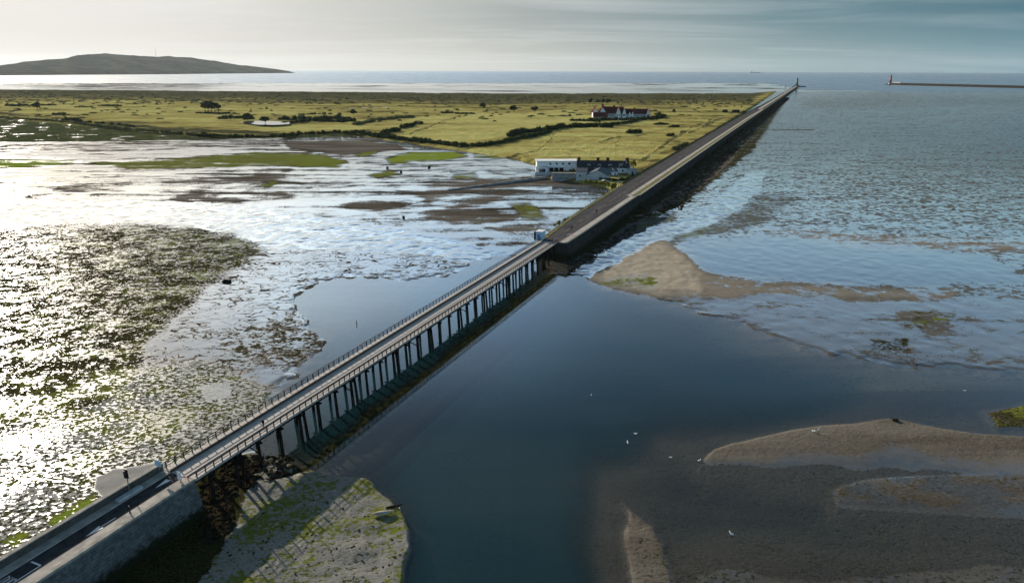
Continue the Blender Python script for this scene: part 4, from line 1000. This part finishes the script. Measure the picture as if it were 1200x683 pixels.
for x in (X(375), X(400), X(425), X(450)): window_on(b, x, 6, 2.6, 1.6, 2.0)
for x in (X(505), X(530), X(588), X(602)): window_on(b, x, -1, 3.0, 1.5, 2.2)
for x in np.linspace(X(745), X(880), 7): window_on(b, x, 5, 2.2, 1.6, 1.8)
for x in (X(200), X(222)): window_on(b, x, 2, 5.2, 1.4, 1.8)
for x in (X(290), X(320)): window_on(b, x, 0, 5.2, 1.4, 1.6)
for x in (X(912), X(930)): window_on(b, x, 1, 2.6, 1.6, 2.2)
for px in np.linspace(194, 350, 6): window_on(b, X(px), -7, .6, 2.6, 1.9)
car(744.5, 139.2, gq[2] - .1, .1, M['white'], 'white car parked before the red roofed clubhouse')
fp = ground(724.5, 142.5)
t = thing('flagpole', tuple(fp), 0, 'thin white flagpole on the lawn before the clubhouse', 'flagpole'); MB().tube((0, 0, -.3), (0, 0, 11), .14, .07).build('pole', M['white'], t); MB().lathe((0, 0, 11), [(.05, 0), (.14, .1), (.14, .2), (.03, .3)], 8).build('finial', M['white'], t)
# two low dark huts and a pale dune by the road
for px, py, w, lb in ((849.5, 132.0, 8, 'small dark square hut left of the road on the dunes'), (862, 132.2, 13, 'wider dark hut beside the pale sand near the road')):
    g = ground(px, py); t = thing('dune_hut', (g[0], g[1], g[2] - .3), .2, lb, 'hut'); ww = w * np.hypot(g[0], g[1]) / FPX * .55
    MB().box(-ww/2, ww/2, -2.5, 2.5, -.5, 3.4).build('wall', M['timber_dark'], t); MB().gable(-ww/2, ww/2, -2.5, 2.5, 3.42, 4.6, 'x', .3, .15).build('roof', M['slate'], t)
    MB().box(-.5, .5, -2.56, -2.503, -.3, 2).build('door', M['slate_pale'], t)

# ------------------------------------------------------------------ lights and walls at the harbour mouth
def lighthouse(name, s_xy, h, r, mat, label, z0):
    t = thing(name, (s_xy[0], s_xy[1], z0), 0, label, 'lighthouse')
    MB().lathe((0, 0, 0), [(r * 1.8, -2), (r * 1.8, h * .10), (r * 1.6, h * .12)], 16).build('base', M['offwhite'] if mat != M['green'] else M['rubble'], t)
    tw = MB().lathe((0, 0, 0), [(r * 1.15, h * .12), (r * .95, h * .45), (r * .78, h * .78)], 18).build('tower', mat, t, smooth=True)
    MB().lathe((0, 0, 0), [(r * 1.15, h * .78), (r * 1.15, h * .80)], 16).build('gallery', mat, t)
    ln = MB().lathe((0, 0, 0), [(r * .55, h * .802), (r * .55, h * .90)], 12).build('lantern', M['glass'], t)
    MB().lathe((0, 0, 0), [(r * .7, h * .902), (r * .5, h * .95), (r * .08, h)], 12).build('dome', mat, t, smooth=True)
    for z in (.3, .5, .66): MB().box(-.6, .6, -r * 1.1 , -r * .6, h * z, h * z + 2).build('window', M['glass'], tw)
    return t
M['green'] = simple_mat('green_light_paint', (.03, .12, .09), .5, .3, .3); M['red'] = simple_mat('red_light_paint', (.24, .022, .026), .5, .3, .3)
xy = SN(3030, -77.8); lighthouse('green_lighthouse', xy, 32, 4.0, M['green'], 'slim green lighthouse at the seaward end of the long wall', 4.0)
s_end = site('wall_head', 3050, -77.5, 'dark rounded stone head at the end of the long wall', 'pier head'); MB().lathe((0, 0, 0), [(17, -2), (13, 4.2), (12, 4.6)], 20).build('head_body', M['rubble'], s_end); MB().box(8, 34, -3, 3, -2, 3.4).build('jetty', M['rubble'], s_end)
rp = P(1043, 98.8, 3); lighthouse('red_lighthouse', (rp[0], rp[1]), 42, 4.6, M['red'], 'red lighthouse on the far breakwater head', 3.0)
we = P(1200, 102.6, 3); d = np.array(we) - np.array(rp); dl = np.hypot(d[0], d[1]); dn_ = d / dl
t = thing('breakwater', (rp[0], rp[1], 0), math.atan2(d[1], d[0]), 'dark low breakwater running right from the red lighthouse', 'breakwater')
extrude_pts = [(-15, -2.5), (-2.5, 9.0), (2.5, 9.0), (15, -2.5)]
m = MB(); n = 4; m.add([(-28, y * .6, min(z, 2.2)) for y, z in extrude_pts] + [(0, y, z - 1.2) for y, z in extrude_pts] + [(70, y, z) for y, z in extrude_pts] + [(dl + 1500, y, z) for y, z in extrude_pts], [(i + 4*j, (i+1) % n + 4*j, n+(i+1) % n + 4*j, n+i + 4*j) for j in range(3) for i in range(n)] + [(3,2,1,0), (12,13,14,15)]); m.build('wall_body', M['rock'], t)
t2 = thing('breakwater_store', (rp[0] + dn_[0]*34, rp[1] + dn_[1]*34, 8.6), math.atan2(d[1], d[0]), 'long low pale store beside the red lighthouse', 'building')
MB().box(-18, 24, -3, 3, -.5, 4).build('wall', M['offwhite'], t2); MB().box(-18.5, 24.5, -3.4, 3.4, 4.002, 4.5).build('roof', M['offwhite'], t2)
# tall three-legged memorial on the wall
xy = SN(2040, -80.5); t = thing('star_memorial', (xy[0], xy[1], 4.8), 0, 'tall thin three legged memorial column standing on the long wall', 'monument')
for k_ in range(3):
    a_ = k_ * 2.094; MB().tube((2.6 * math.cos(a_), 2.6 * math.sin(a_), -.3), (.5 * math.cos(a_), .5 * math.sin(a_), 20), .55, .4, 8).build('leg', M['offwhite'], t)
MB().lathe((0, 0, 20.01), [(1.3, 0), (1.3, .5), (.7, .6), (.9, 2.4), (.6, 3.6), (.35, 4.0), (.4, 4.5), (.1, 4.9)], 10).build('statue', M['offwhite'], t)
# ship on the horizon
sp_ = P(885, 84.2, 0); dsh = 17500 / np.hypot(sp_[0], sp_[1]); sp_ = sp_ * dsh
t = thing('cargo_ship', (sp_[0], sp_[1], 0), .25, 'grey cargo ship with its bridge aft on the horizon', 'ship')
hl = 125
MB().add([(-hl,-16,-6),(hl*.85,-16,-6),(hl*.85,16,-6),(-hl,16,-6),(-hl,-17,12),(hl*.9,-17,12),(hl*.9,17,12),(-hl,17,12),(hl*1.0,0,-6),(hl*1.12,0,16)], [(3,2,1,0),(0,1,5,4),(2,3,7,6),(3,0,4,7),(4,5,6,7),(1,8,9,5),(8,2,6,9),(5,9,6),(1,2,8)]).build('hull', M['rubble'], t)
MB().box(-hl + 8, -hl + 34, -14, 14, 12.01, 40).box(-hl + 12, -hl + 22, -4, 4, 40.02, 50).build('bridge_house', M['offwhite'], t)
for x in (-40, 10, 60): MB().tube((x, 0, 12), (x, 0, 34), 1.6, 1.0).bar((x, 0, 20), (x + 22, 0, 30), 1.5).build('crane', M['offwhite'], t)
hd_ = fwd + (183-600)/FPX*RT + (341.5-66)/FPX*UP; az_ = math.atan2(hd_[0], hd_[1]); D_ = 10900
t = thing('transmitter_mast', (D_ * math.sin(az_), D_ * math.cos(az_), 235), 0, 'thin transmitter mast on top of the headland', 'mast'); MB().tube((0, 0, -20), (0, 0, 88), 3, 1.5, 6).build('lattice', M['steel'], t)

# ------------------------------------------------------------------ plants
def leaf_material(name, c1, c2):
    m = bpy.data.materials.new(name); m.use_nodes = True; t = NT(m.node_tree); b = t.n['Principled BSDF']
    n_ = t.noise(t.pos(), .9, 3, .6); r_ = t.new('ShaderNodeObjectInfo').outputs['Random']
    t.put(b.inputs['Base Color'], t.mix(t.ss(t.add(n_, t.mul(t.sub(r_, .5), .25)), .3, .7), c1, c2)); b.inputs['Roughness'].default_value = 1; b.inputs['Specular IOR Level'].default_value = 0
    return m
M['leaf_dark'] = leaf_material('dark_foliage', (.020, .030, .012), (.045, .060, .022))
M['leaf_mid'] = leaf_material('scrub_foliage', (.065, .068, .028), (.13, .125, .05))
M['leaf_gold'] = leaf_material('golden_shrub', (.10, .10, .02), (.20, .18, .03))
M['bark'] = simple_mat('bark', (.05, .042, .034), .9, .4, 1)
def leaf_cloud(blobs, leaf, per_m2, rg):
    """leaf-clump faces spread through and over lumpy volumes; blobs = (x, y, z, rx, ry, rz)"""
    V = []; F = []; c = 0
    ico = bmesh.new(); bmesh.ops.create_icosphere(ico, subdivisions=2, radius=1); bv = np.array([v.co for v in ico.verts]); bf = np.array([[v.index for v in f.verts] for f in ico.faces]); ico.free()
    for (x, y, z, rx, ry, rz) in blobs:
        j = bv * (1 + rg.uniform(-.22, .22, (len(bv), 1))) * .80 * np.array([rx, ry, rz]) + np.array([x, y, z]); V.append(j); F.append(bf + c); c += len(bv)
        n = int(max(14, per_m2 * 4 * (rx * ry + rx * rz + ry * rz)))
        dr = rg.normal(size=(n, 3)); dr /= np.linalg.norm(dr, axis=1)[:, None]; pos = dr * np.array([rx, ry, rz]) * rg.uniform(.75, 1.12, (n, 1)) + np.array([x, y, z])
        u = rg.normal(size=(n, 3)); u -= dr * (u * dr).sum(1)[:, None] * .6; u /= np.linalg.norm(u, axis=1)[:, None]; w = np.cross(dr, u); w /= np.linalg.norm(w, axis=1)[:, None]
        sz = leaf * rg.uniform(.5, 1.3, (n, 1)); tri = np.stack([pos - u * sz, pos + u * sz * .8 + w * sz * .5, pos + w * sz * -.7 + dr * sz * .5], 1).reshape(-1, 3)
        V.append(tri); F.append(np.arange(n * 3).reshape(-1, 3) + c); c += n * 3
    return np.concatenate(V), np.concatenate(F)
def plant_mesh(name, blobs, mat, parent=None, leaf=.5, per=1.2, seed=0):
    v, f = leaf_cloud(blobs, leaf, per, np.random.default_rng(seed)); o = np_mesh(name, v, f, mat, smooth=False)
    if parent: o.parent = parent
    return o
def crown_blobs(h0, h1, rad_, n, rg, flat=.8):
    out = []
    for k in range(n):
        a = rg.uniform(0, 6.28); rr_ = rad_ * math.sqrt(rg.uniform(0, .75)); zz = rg.uniform(0, 1)
        e = 1 - .5 * abs(zz - .45) * 2; out.append((rr_ * e * math.cos(a), rr_ * e * math.sin(a), h0 + (h1 - h0) * (.2 + .62 * zz), rad_ * rg.uniform(.3, .5), rad_ * rg.uniform(.3, .5), (h1 - h0) * rg.uniform(.18, .3) * flat))
    return out
def tree(px, py, h, rad_, clear, label, seed, group=None, mat='leaf_dark', n=16, name='field_tree', lean=0.0):
    g = ground(px, py); rg = np.random.default_rng(seed); t = thing(name, tuple(g), 0, label, 'tree', group)
    tr = MB().tube((0, 0, -.5), (lean * .4, 0, clear + .3 * (h - clear)), .05 * h * .8, .02 * h, 7)
    for k in range(4):
        a = k * 1.6 + seed; tr.tube((lean * .3, 0, clear * .9), (rad_ * .6 * math.cos(a), rad_ * .6 * math.sin(a), clear + (h - clear) * .5), .018 * h, .008 * h, 5)
    tr.build('trunk', M['bark'], t)
    plant_mesh('crown', crown_blobs(clear, h, rad_, n, rg), M[mat], t, .045 * h + .15, 1.0, seed); return t
kt = np.hypot(*ground(247, 131.5)[:2]) / FPX
# the big wind-shaped grove: five trunks, crowns grown together
for i, (px, h, r_) in enumerate(((240.8, 13.0, 6.0), (244.3, 15.5, 7.0), (248.0, 15.2, 7.0), (252.2, 13.6, 6.5), (256.2, 11.0, 5.4))):
    tree(px, 131.6 + .25 * (i % 2), h * 1.02, r_, 5.0, ('leftmost tree of the dark grove on the links', 'tallest tree standing second from left in the dark grove', 'middle tree of the dark grove on the links', 'fourth tree from the left in the dark grove', 'lowest tree at the right end of the dark grove')[i], 20 + i, 'trees of the dark grove', n=20)
tree(44, 129.5, 11, 6.6, 3.4, 'single dark round tree on the far left of the links', 31)
tree(311, 145.6, 9, 5.5, 2.6, 'dark tree standing at the near edge of the pond', 32)
tree(290.5, 141.6, 9.5, 7.5, .8, 'broad dark tree behind the left end of the pond', 33)
tree(414, 135.2, 8, 5.2, 1.6, 'round dark tree left of the bright pale bunkers', 34)
tree(566.5, 127.6, 9.5, 6.2, 2.0, 'leftmost of the three dark trees beyond the big meadow', 35)
tree(602.3, 132.2, 11, 6.2, 3.2, 'dark tree with a clear trunk between the other two at the meadow', 36)
tree(626.5, 132.2, 9.5, 7.0, 3.0, 'rightmost tree of three beyond the big meadow', 37)
for i, (px, h) in enumerate(((692, 6.5), (700.5, 5.5), (706.5, 6.2), (712, 7.5))):
    tree(px, 121.2 + .4 * (i % 2), h * 1.5, h * .85, 1.0, ('first small tree from the left behind the clubhouse', 'second and shortest small tree behind the clubhouse', 'third small tree from the left behind the clubhouse', 'tallest small tree at the right of the row behind the clubhouse')[i], 40 + i, 'small trees behind the clubhouse', n=10)
tree(790, 133.5, 8, 3.6, .8, 'solitary small dark tree on the grass right of the clubhouse', 46, n=9)
tree(742, 197.5, 6.2, 2.6, .6, 'golden yellow shrub tree beside the grey outhouse', 47, mat='leaf_gold', n=8)
def hedge(pts, w, h, label, seed, mat='leaf_dark', gap=.0, name='hedge', cat='hedge', step=1.0):
    """row of scrub along a traced line on the ground"""
    rg = np.random.default_rng(seed); W_ = [ground(x, y) for x, y in pts]; bl = []; o0 = W_[0]
    for p, q in zip(W_[:-1], W_[1:]):
        l = np.hypot(*(q - p)[:2]); n = max(1, int(l / (w * .62 * step)))
        for k in range(n):
            if rg.uniform() < gap: continue
            f = (k + rg.uniform(-.3, .3)) / n; c = p + (q - p) * f - o0; hh = h * rg.uniform(.55, 1.15)
            bl.append((c[0] + rg.normal() * w * .15, c[1] + rg.normal() * w * .15, c[2] + hh * .40, w * rg.uniform(.45, .75), w * rg.uniform(.45, .75), hh * .60))
    o = plant_mesh(name, bl, M[mat], None, .32 * h ** .5, .7, seed); o.location = tuple(o0); return tag(o, label, cat)
hedge([(330,159.2),(365,157.5),(400,156.0),(425,156.6),(445,160.5),(470,163.5),(500,167),(540,172),(562,172),(580,169),(600,164.5),(625,160.5),(645,155)], 4.6, 3.6, 'long dark hedge following the near shore and meadow edge', 51)
hedge([(598,160.5),(604,158.5),(612,156.5),(620,155.5),(640,153.4),(660,149.8),(690,149.2),(720,149.5)], 6.5, 5.6, 'tall dark hedge rising between the two meadows', 52)
hedge([(235,159.4),(280,161),(310,161.6),(330,160.8),(350,159)], 4.4, 3.4, 'dark shore hedge left of the meadow hedge', 53)
hedge([(0,138.2),(60,142),(110,147.5),(150,152),(200,156),(235,159)], 4.5, 2.6, 'low scrubby bank between the green marsh and the links', 54, 'leaf_mid', .25)
hedge([(447,157.2),(456,155.5),(468,153.4)], 6, 5, 'short thick clump of bushes at the meadow corner', 55)
hedge([(470,150.5),(480,148.4),(486,147)], 5, 4, 'small bush clump above the thick corner clump', 56); hedge([(486,145.6),(496,145)], 5, 3.4, 'smallest bush of the line going up from the corner', 57)
hedge([(258,139.5),(270,139),(285,138.6),(297,140)], 7, 4.5, 'dark thicket left of the pond', 58); hedge([(328,141),(345,140.5),(365,140),(385,139.3),(400,140.2),(412,142)], 8, 5.5, 'long dark thicket right of the pond', 59)
hedge([(345,143.5),(370,142),(400,143.5),(418,142)], 6, 4, 'second row of dark scrub near the pond end', 60)
hedge([(418,146.5),(440,142),(470,138.4),(490,138)], 7, 3.6, 'scattered low scrub between the pond thicket and the meadow', 61, 'leaf_mid', .3)
hedge([(692,141.4),(715,141.2),(745,141.0),(770,139.2),(778,136.5),(768,134.6)], 5.5, 4.2, 'clipped dark hedge in front of the red roofed clubhouse', 62)
hedge([(668,141.6),(690,142.2),(705,143.2)], 4, 3, 'dark hedge on the lawn left of the clubhouse', 63); hedge([(668,148),(690,147.6),(715,147),(735,144.6),(748,141.6)], 4.4, 3.4, 'hedge along the near side of the clubhouse lawn', 64)
hedge([(768,146.3),(776,145.6),(784,146)], 5, 3, 'dark gorse patch nearest the clubhouse on the right grass', 65); hedge([(785,149.3),(796,148.6)], 5, 3, 'gorse patch right of the first one on the grass', 66)
hedge([(738,156.5),(746,155),(756,156)], 6, 4, 'gorse thicket in the middle of the right meadow', 67); hedge([(790,176),(798,172.8),(806,171)], 4, 3.2, 'dark bushes hard by the road on the meadow side', 68, 'leaf_mid')
hedge([(784,159.5),(790,158.6)], 4, 2.6, 'small dark gorse bush on the right meadow', 69)
hedge([(686,213.8),(702,215.0),(712,217),(719,221),(716,227),(711,232)], 2.6, 2.2, 'yellowish shrubs around the beach corner below the cottages', 70, 'leaf_gold')
hedge([(650,266),(660,260),(668,257)], 1.6, 1.3, 'yellow green shrubs on the bank just past the bridge', 71, 'leaf_gold'); hedge([(675,252),(688,245)], 1.4, 1.0, 'low yellow green shrubs further along the road bank', 72, 'leaf_gold')
hedge([(720,212),(735,211),(745,207)], 2.5, 2.0, 'dark garden bushes between the sheds and the road', 73); hedge([(668,203.8),(674,204.6),(680,206)], 2.2, 3.4, 'dark bushes between the white club and the terrace', 93); hedge([(690,209.0),(705,210.5),(716,211.5)], 2.0, 1.6, 'dark shrubs in the yard before the sheds', 94)
hedge([(748,205.5),(765,202)], 2.5, 1.8, 'dark bushes at the roadside right of the outhouse', 74)
hedge([(38,124.2),(20,124.5),(5,124.2)], 6, 3.6, 'low dark scrub left of the single round tree', 75); hedge([(48,123.8),(66,123.6)], 7, 3.2, 'low dark scrub right of the single round tree', 76)
hedge([(90,126),(110,125.4)], 6, 2.8, 'flat scrub strip in the middle of the left links', 77, 'leaf_mid'); hedge([(121,124.6),(143,124.8)], 6, 3.2, 'darker flat scrub strip on the left links', 78)
hedge([(64,135),(78,134.4)], 5, 3.2, 'pair of dark bushes below the left links', 79); hedge([(76,140.6),(88,141),(96,143)], 4.5, 3.2, 'dark bush clump above the green marsh', 80); hedge([(105,144.2),(120,145),(138,146.6),(158,149.4)], 4, 2.6, 'string of dark bushes above the green marsh', 81, 'leaf_dark', .3)
hedge([(352,134.6),(375,133.9),(400,134)], 6, 2.6, 'long flat scrub strip behind the pond thicket', 82, 'leaf_mid', .2); hedge([(519,133),(533,132.6)], 6, 3.6, 'greyish scrub clump on the upper edge of the meadow', 83, 'leaf_mid'); hedge([(534,133.4),(556,133.6)], 5, 2.4, 'dark low scrub right of the greyish clump', 84)
hedge([(232,133),(262,133.5),(275,133.2)], 5, 2.6, 'low scrub around the foot of the dark grove', 85)
# dune scrub beyond counting
rg = np.random.default_rng(91); bl = []
for k_ in range(1800):
    px = rg.uniform(-150, 880); py = 107.5 + (rg.uniform() ** 1.3) * 14 + (rg.uniform() < .18) * rg.uniform(0, 25)
    g = P(px, py, 3)
    if poly_sdf(np.array([px]), np.array([py]), np.array(ISL, float))[0] < 1.2: continue
    j = np.argmin(np.abs(GX[ii] - g[0]) + np.abs(GY[ii] - g[1])); r_ = rg.uniform(1.2, 4.5); bl.append((g[0], g[1], float(IZ[ii[j]]) + .3, r_ * rg.uniform(.8, 2), r_, rg.uniform(.7, 2.0)))
tag(plant_mesh('dune_scrub', bl, M['leaf_mid'], None, .7, .12, 92), 'low dark scrub spread over the dunes of the island', 'scrub', kind='stuff')
# pale bunkers
M['sandp'] = simple_mat('bunker_sand', (.45, .40, .32), .9, .2, .4)
for i, (px, py, w) in enumerate(((427, 127, 3), (440, 126.6, 3), (452, 126.4, 4), (412, 127.3, 2.6), (18, 133, 2), (66, 141, 3.2))):
    g = ground(px, py); k_ = np.hypot(g[0], g[1]) / FPX
    o = MB().lathe((0, 0, 0), [(1.0, -.05), (1.0, .18), (.8, .10), (.05, .02)], 14).build('sand_bunker', M['sandp']); o.scale = (w * k_, w * k_ * 2.2, 1.6); o.location = (g[0], g[1], g[2] + .15)
    tag(o, ('pale sand bunker second in the row right of the round tree', 'pale bunker third in the row right of the round tree', 'largest pale bunker at the right end of the row', 'pale bunker nearest the round tree by the thicket', 'small pale bunker on the far left of the links', 'pale sand patch just above the green marsh')[i], 'bunker')
# ------------------------------------------------------------------ people and birds
def person(s, n, z, rz, coat, legs, label, walk=.28):
    """one continuous body grown on a skeleton, clothed by material, mid-stride"""
    J = [(0,0,.95),(0,0,1.2),(0,0,1.42),(0,0,1.53),(0,.02,1.66),(0,.01,1.76),
         (-.19,0,1.40),(-.25,-.06,1.13),(-.24,.06,.90),(.19,0,1.40),(.25,.08,1.13),(.24,.18,.92),
         (-.10,0,.90),(-.11,walk*.45,.50),(-.11,walk,.06),(-.11,walk+.17,.03),(.10,0,.90),(.11,-walk*.25,.50),(.11,-walk-.05,.07),(.11,-walk+.12,.03)]
    E_ = [(0,1),(1,2),(2,3),(3,4),(4,5),(2,6),(6,7),(7,8),(2,9),(9,10),(10,11),(0,12),(12,13),(13,14),(14,15),(0,16),(16,17),(17,18),(18,19)]
    R_ = [.16,.155,.16,.06,.105,.08,.075,.055,.042,.075,.055,.042,.105,.075,.05,.045,.105,.075,.05,.045]
    me = bpy.data.meshes.new('person'); me.from_pydata(J, E_, []); o = bpy.data.objects.new('tmp', me); COL.objects.link(o)
    o.modifiers.new('skin', 'SKIN'); sv = me.skin_vertices[0].data
    for i, r in enumerate(R_): sv[i].radius = (r, r * (.75 if i in (0, 1, 2) else 1))
    sv[0].use_root = True
    sb_ = o.modifiers.new('sub', 'SUBSURF'); sb_.levels = 2
    dg = bpy.context.evaluated_depsgraph_get(); m2 = bpy.data.meshes.new_from_object(o.evaluated_get(dg)); bpy.data.objects.remove(o)
    m2.materials.clear()
    for mt in (coat, legs, M['skin'], M['black']): m2.materials.append(mt)
    for f in m2.polygons:
        c = f.center; f.use_smooth = True
        f.material_index = 2 if (c.z > 1.5 and c.y > -.0) or (c.z < .95 and abs(c.x) > .2) else 3 if c.z > 1.55 or c.z < .08 else 1 if c.z < .9 else 0
    b = bpy.data.objects.new('person', m2); COL.objects.link(b); tag(b, label, 'person')
    h = MB().lathe((0, -.012, 1.66), [(.095, -.04), (.118, .02), (.112, .08), (.07, .125), (.01, .14)], 12).build('hair', M['black'], b, smooth=True)
    b.matrix_world = cw.matrix_basis @ Matrix.Translation((n, s, z)) @ Matrix.Rotation(rz, 4, 'Z'); return b
M['skin'] = simple_mat('skin', (.45, .27, .19), .6, .15, 4); M['navy'] = simple_mat('navy_cloth', (.018, .022, .04), .9, .3, 6); M['darkred'] = simple_mat('maroon_cloth', (.07, .015, .018), .9, .3, 6); M['grey_cloth'] = simple_mat('grey_cloth', (.06, .065, .07), .9, .3, 6)
s_, n_ = pix_sn(312, 502, 6.2); person(s_, -77.75, 6.12 + .05, math.pi, M['darkred'], M['navy'], 'person in dark clothes walking along the timber bridge')
s_, n_ = pix_sn(670, 270, 6.0); person(s_, n_, 6.0 if n_ < -78 else 6.1, 0, M['navy'], M['grey_cloth'], 'person in dark jacket walking on the road just past the bridge')
s_, n_ = pix_sn(699, 250, 6.0); person(s_, n_, 6.0 if n_ < -78 else 6.1, 0, M['grey_cloth'], M['navy'], 'person in grey walking further along the sea wall road')
M['feather'] = simple_mat('white_feathers', (.80, .80, .78), .7, .08, 5); M['mantle'] = simple_mat('grey_feathers', (.35, .36, .38), .7, .15, 5); M['bill'] = simple_mat('bill', (.40, .28, .04), .5, .1, 5)
def gull(px, py, rz, label, k=1.0, z=None):
    q = P(px, py); zz = max(gz(q[0], q[1]), 0.0); t = thing('gull', (q[0], q[1], zz), rz, label, 'bird', 'gulls on the shallows'); t.scale = (k, k, k)
    legz = .12 if zz > .02 else 0.0
    n = 9; xs = np.linspace(-.30, .26, n); rad_ = [.015, .05, .09, .115, .12, .11, .085, .05, .015]; zc = [.16, .15, .14, .135, .135, .14, .15, .165, .18]
    v = []
    for x, r, z_ in zip(xs, rad_, zc):
        for a in np.linspace(0, 2*math.pi, 10, endpoint=False): v.append((x, r * math.cos(a), z_ + legz - .06 + r * .9 * math.sin(a)))
    # head joined into the same skin
    MB().add(v, [(i*10+k_, i*10+(k_+1) % 10, (i+1)*10+(k_+1) % 10, (i+1)*10+k_) for i in range(n-1) for k_ in range(10)] + [tuple(range(10)), tuple(range((n-1)*10, n*10))[::-1]]).tube((.17, 0, legz + .14), (.25, 0, legz + .27), .065, .05, 10).lathe((.27, 0, legz + .24), [(.01, -.01), (.055, .03), (.065, .07), (.045, .115), (.01, .13)], 10).build('body', M['feather'], t, smooth=True)
    for s in (-1, 1): MB().add([(.16, s*.10, legz+.14), (.02, s*.135, legz+.17), (-.30, s*.06, legz+.12), (-.44, s*.015, legz+.11), (-.1, s*.125, legz+.06), (.02, s*.118, legz+.19), (-.3, s*.045, legz+.14)], [(0,5,1),(0,1,4),(1,2,4),(1,5,6,2),(2,6,3)]).build('wing', M['mantle'], t)
    MB().tube((.325, 0, legz + .31), (.41, 0, legz + .295), .018, .004, 6).build('bill', M['bill'], t)
    if legz:
        for s in (-1, 1): MB().tube((0, s*.04, 0), (0, s*.04, legz + .03), .01, .01, 5).build('leg', M['bill'], t)
for px, py, k_, lb in ((744.5, 508.5, 1.15, 'white gull sitting uppermost of the close pair on the dark channel'), (735.5, 519, 1.15, 'white gull sitting lower in the close pair on the dark channel'), (785.5, 536, .9, 'small lone gull on the dark water between the pair and the sandbar'), (819, 540, 1.15, 'white gull just left of the sandbar tip'), (857.5, 626, 1.3, 'large white gull on the dark shallows below the sandbars'), (1130, 458, .9, 'pale gull on the dark water at the far right'), (693, 463, .7, 'tiny pale gull on the open channel'), (953, 507, 1.2, 'white gull standing on the sandbar beside the dark heron')):
    gull(px, py, random.uniform(0, 6.28), lb, k_ * .98)
q = P(958.5, 508.5); t = thing('heron', (q[0], q[1], gz(q[0], q[1])), .6, 'dark upright heron standing on the crest of the sandbar', 'bird'); t.scale = (1.25, 1.25, 1.25)
for s in (-1, 1): MB().tube((0, s*.05, -.05), (0, s*.05, .42), .014, .016, 6).build('leg', M['rock'], t)
MB().lathe((0, 0, .38), [(.02, 0), (.10, .08), (.12, .2), (.07, .33), (.035, .42)], 10).tube((0, 0, .76), (.10, 0, .98), .04, .03, 8).tube((.06, 0, .97), (.20, 0, 1.0), .05, .03, 8).build('body', M['mantle'], t, smooth=True)
MB().tube((.19, 0, 1.0), (.38, 0, .97), .02, .004, 6).build('bill', M['bill'], t)
q = P(1049, 493.5); o = rock_mesh('boulder', [(0, 0, .1, .55)], M['rock'], 9, .8); o.location = (q[0], q[1], max(0, gz(q[0], q[1]))); tag(o, 'dark boulder on the crest of the right sandbar', 'rock')

# ------------------------------------------------------------------ sea air
hz = bpy.data.materials.new('sea_haze'); hz.use_nodes = True; h = NT(hz.node_tree); h.n.clear()
pvn = h.new('ShaderNodeVolumePrincipled'); pvn.inputs['Color'].default_value = (.80, .88, .95, 1); pvn.inputs['Density'].default_value = 1.0e-5; pvn.inputs['Anisotropy'].default_value = .35
h.l.new(pvn.outputs[0], h.new('ShaderNodeOutputMaterial').inputs['Volume'])
B_ = 27000
tag(MB().box(-B_, B_, -B_, B_, -6, 420).build('haze', hz), 'thin pale sea haze over the whole bay', 'haze', kind='stuff')
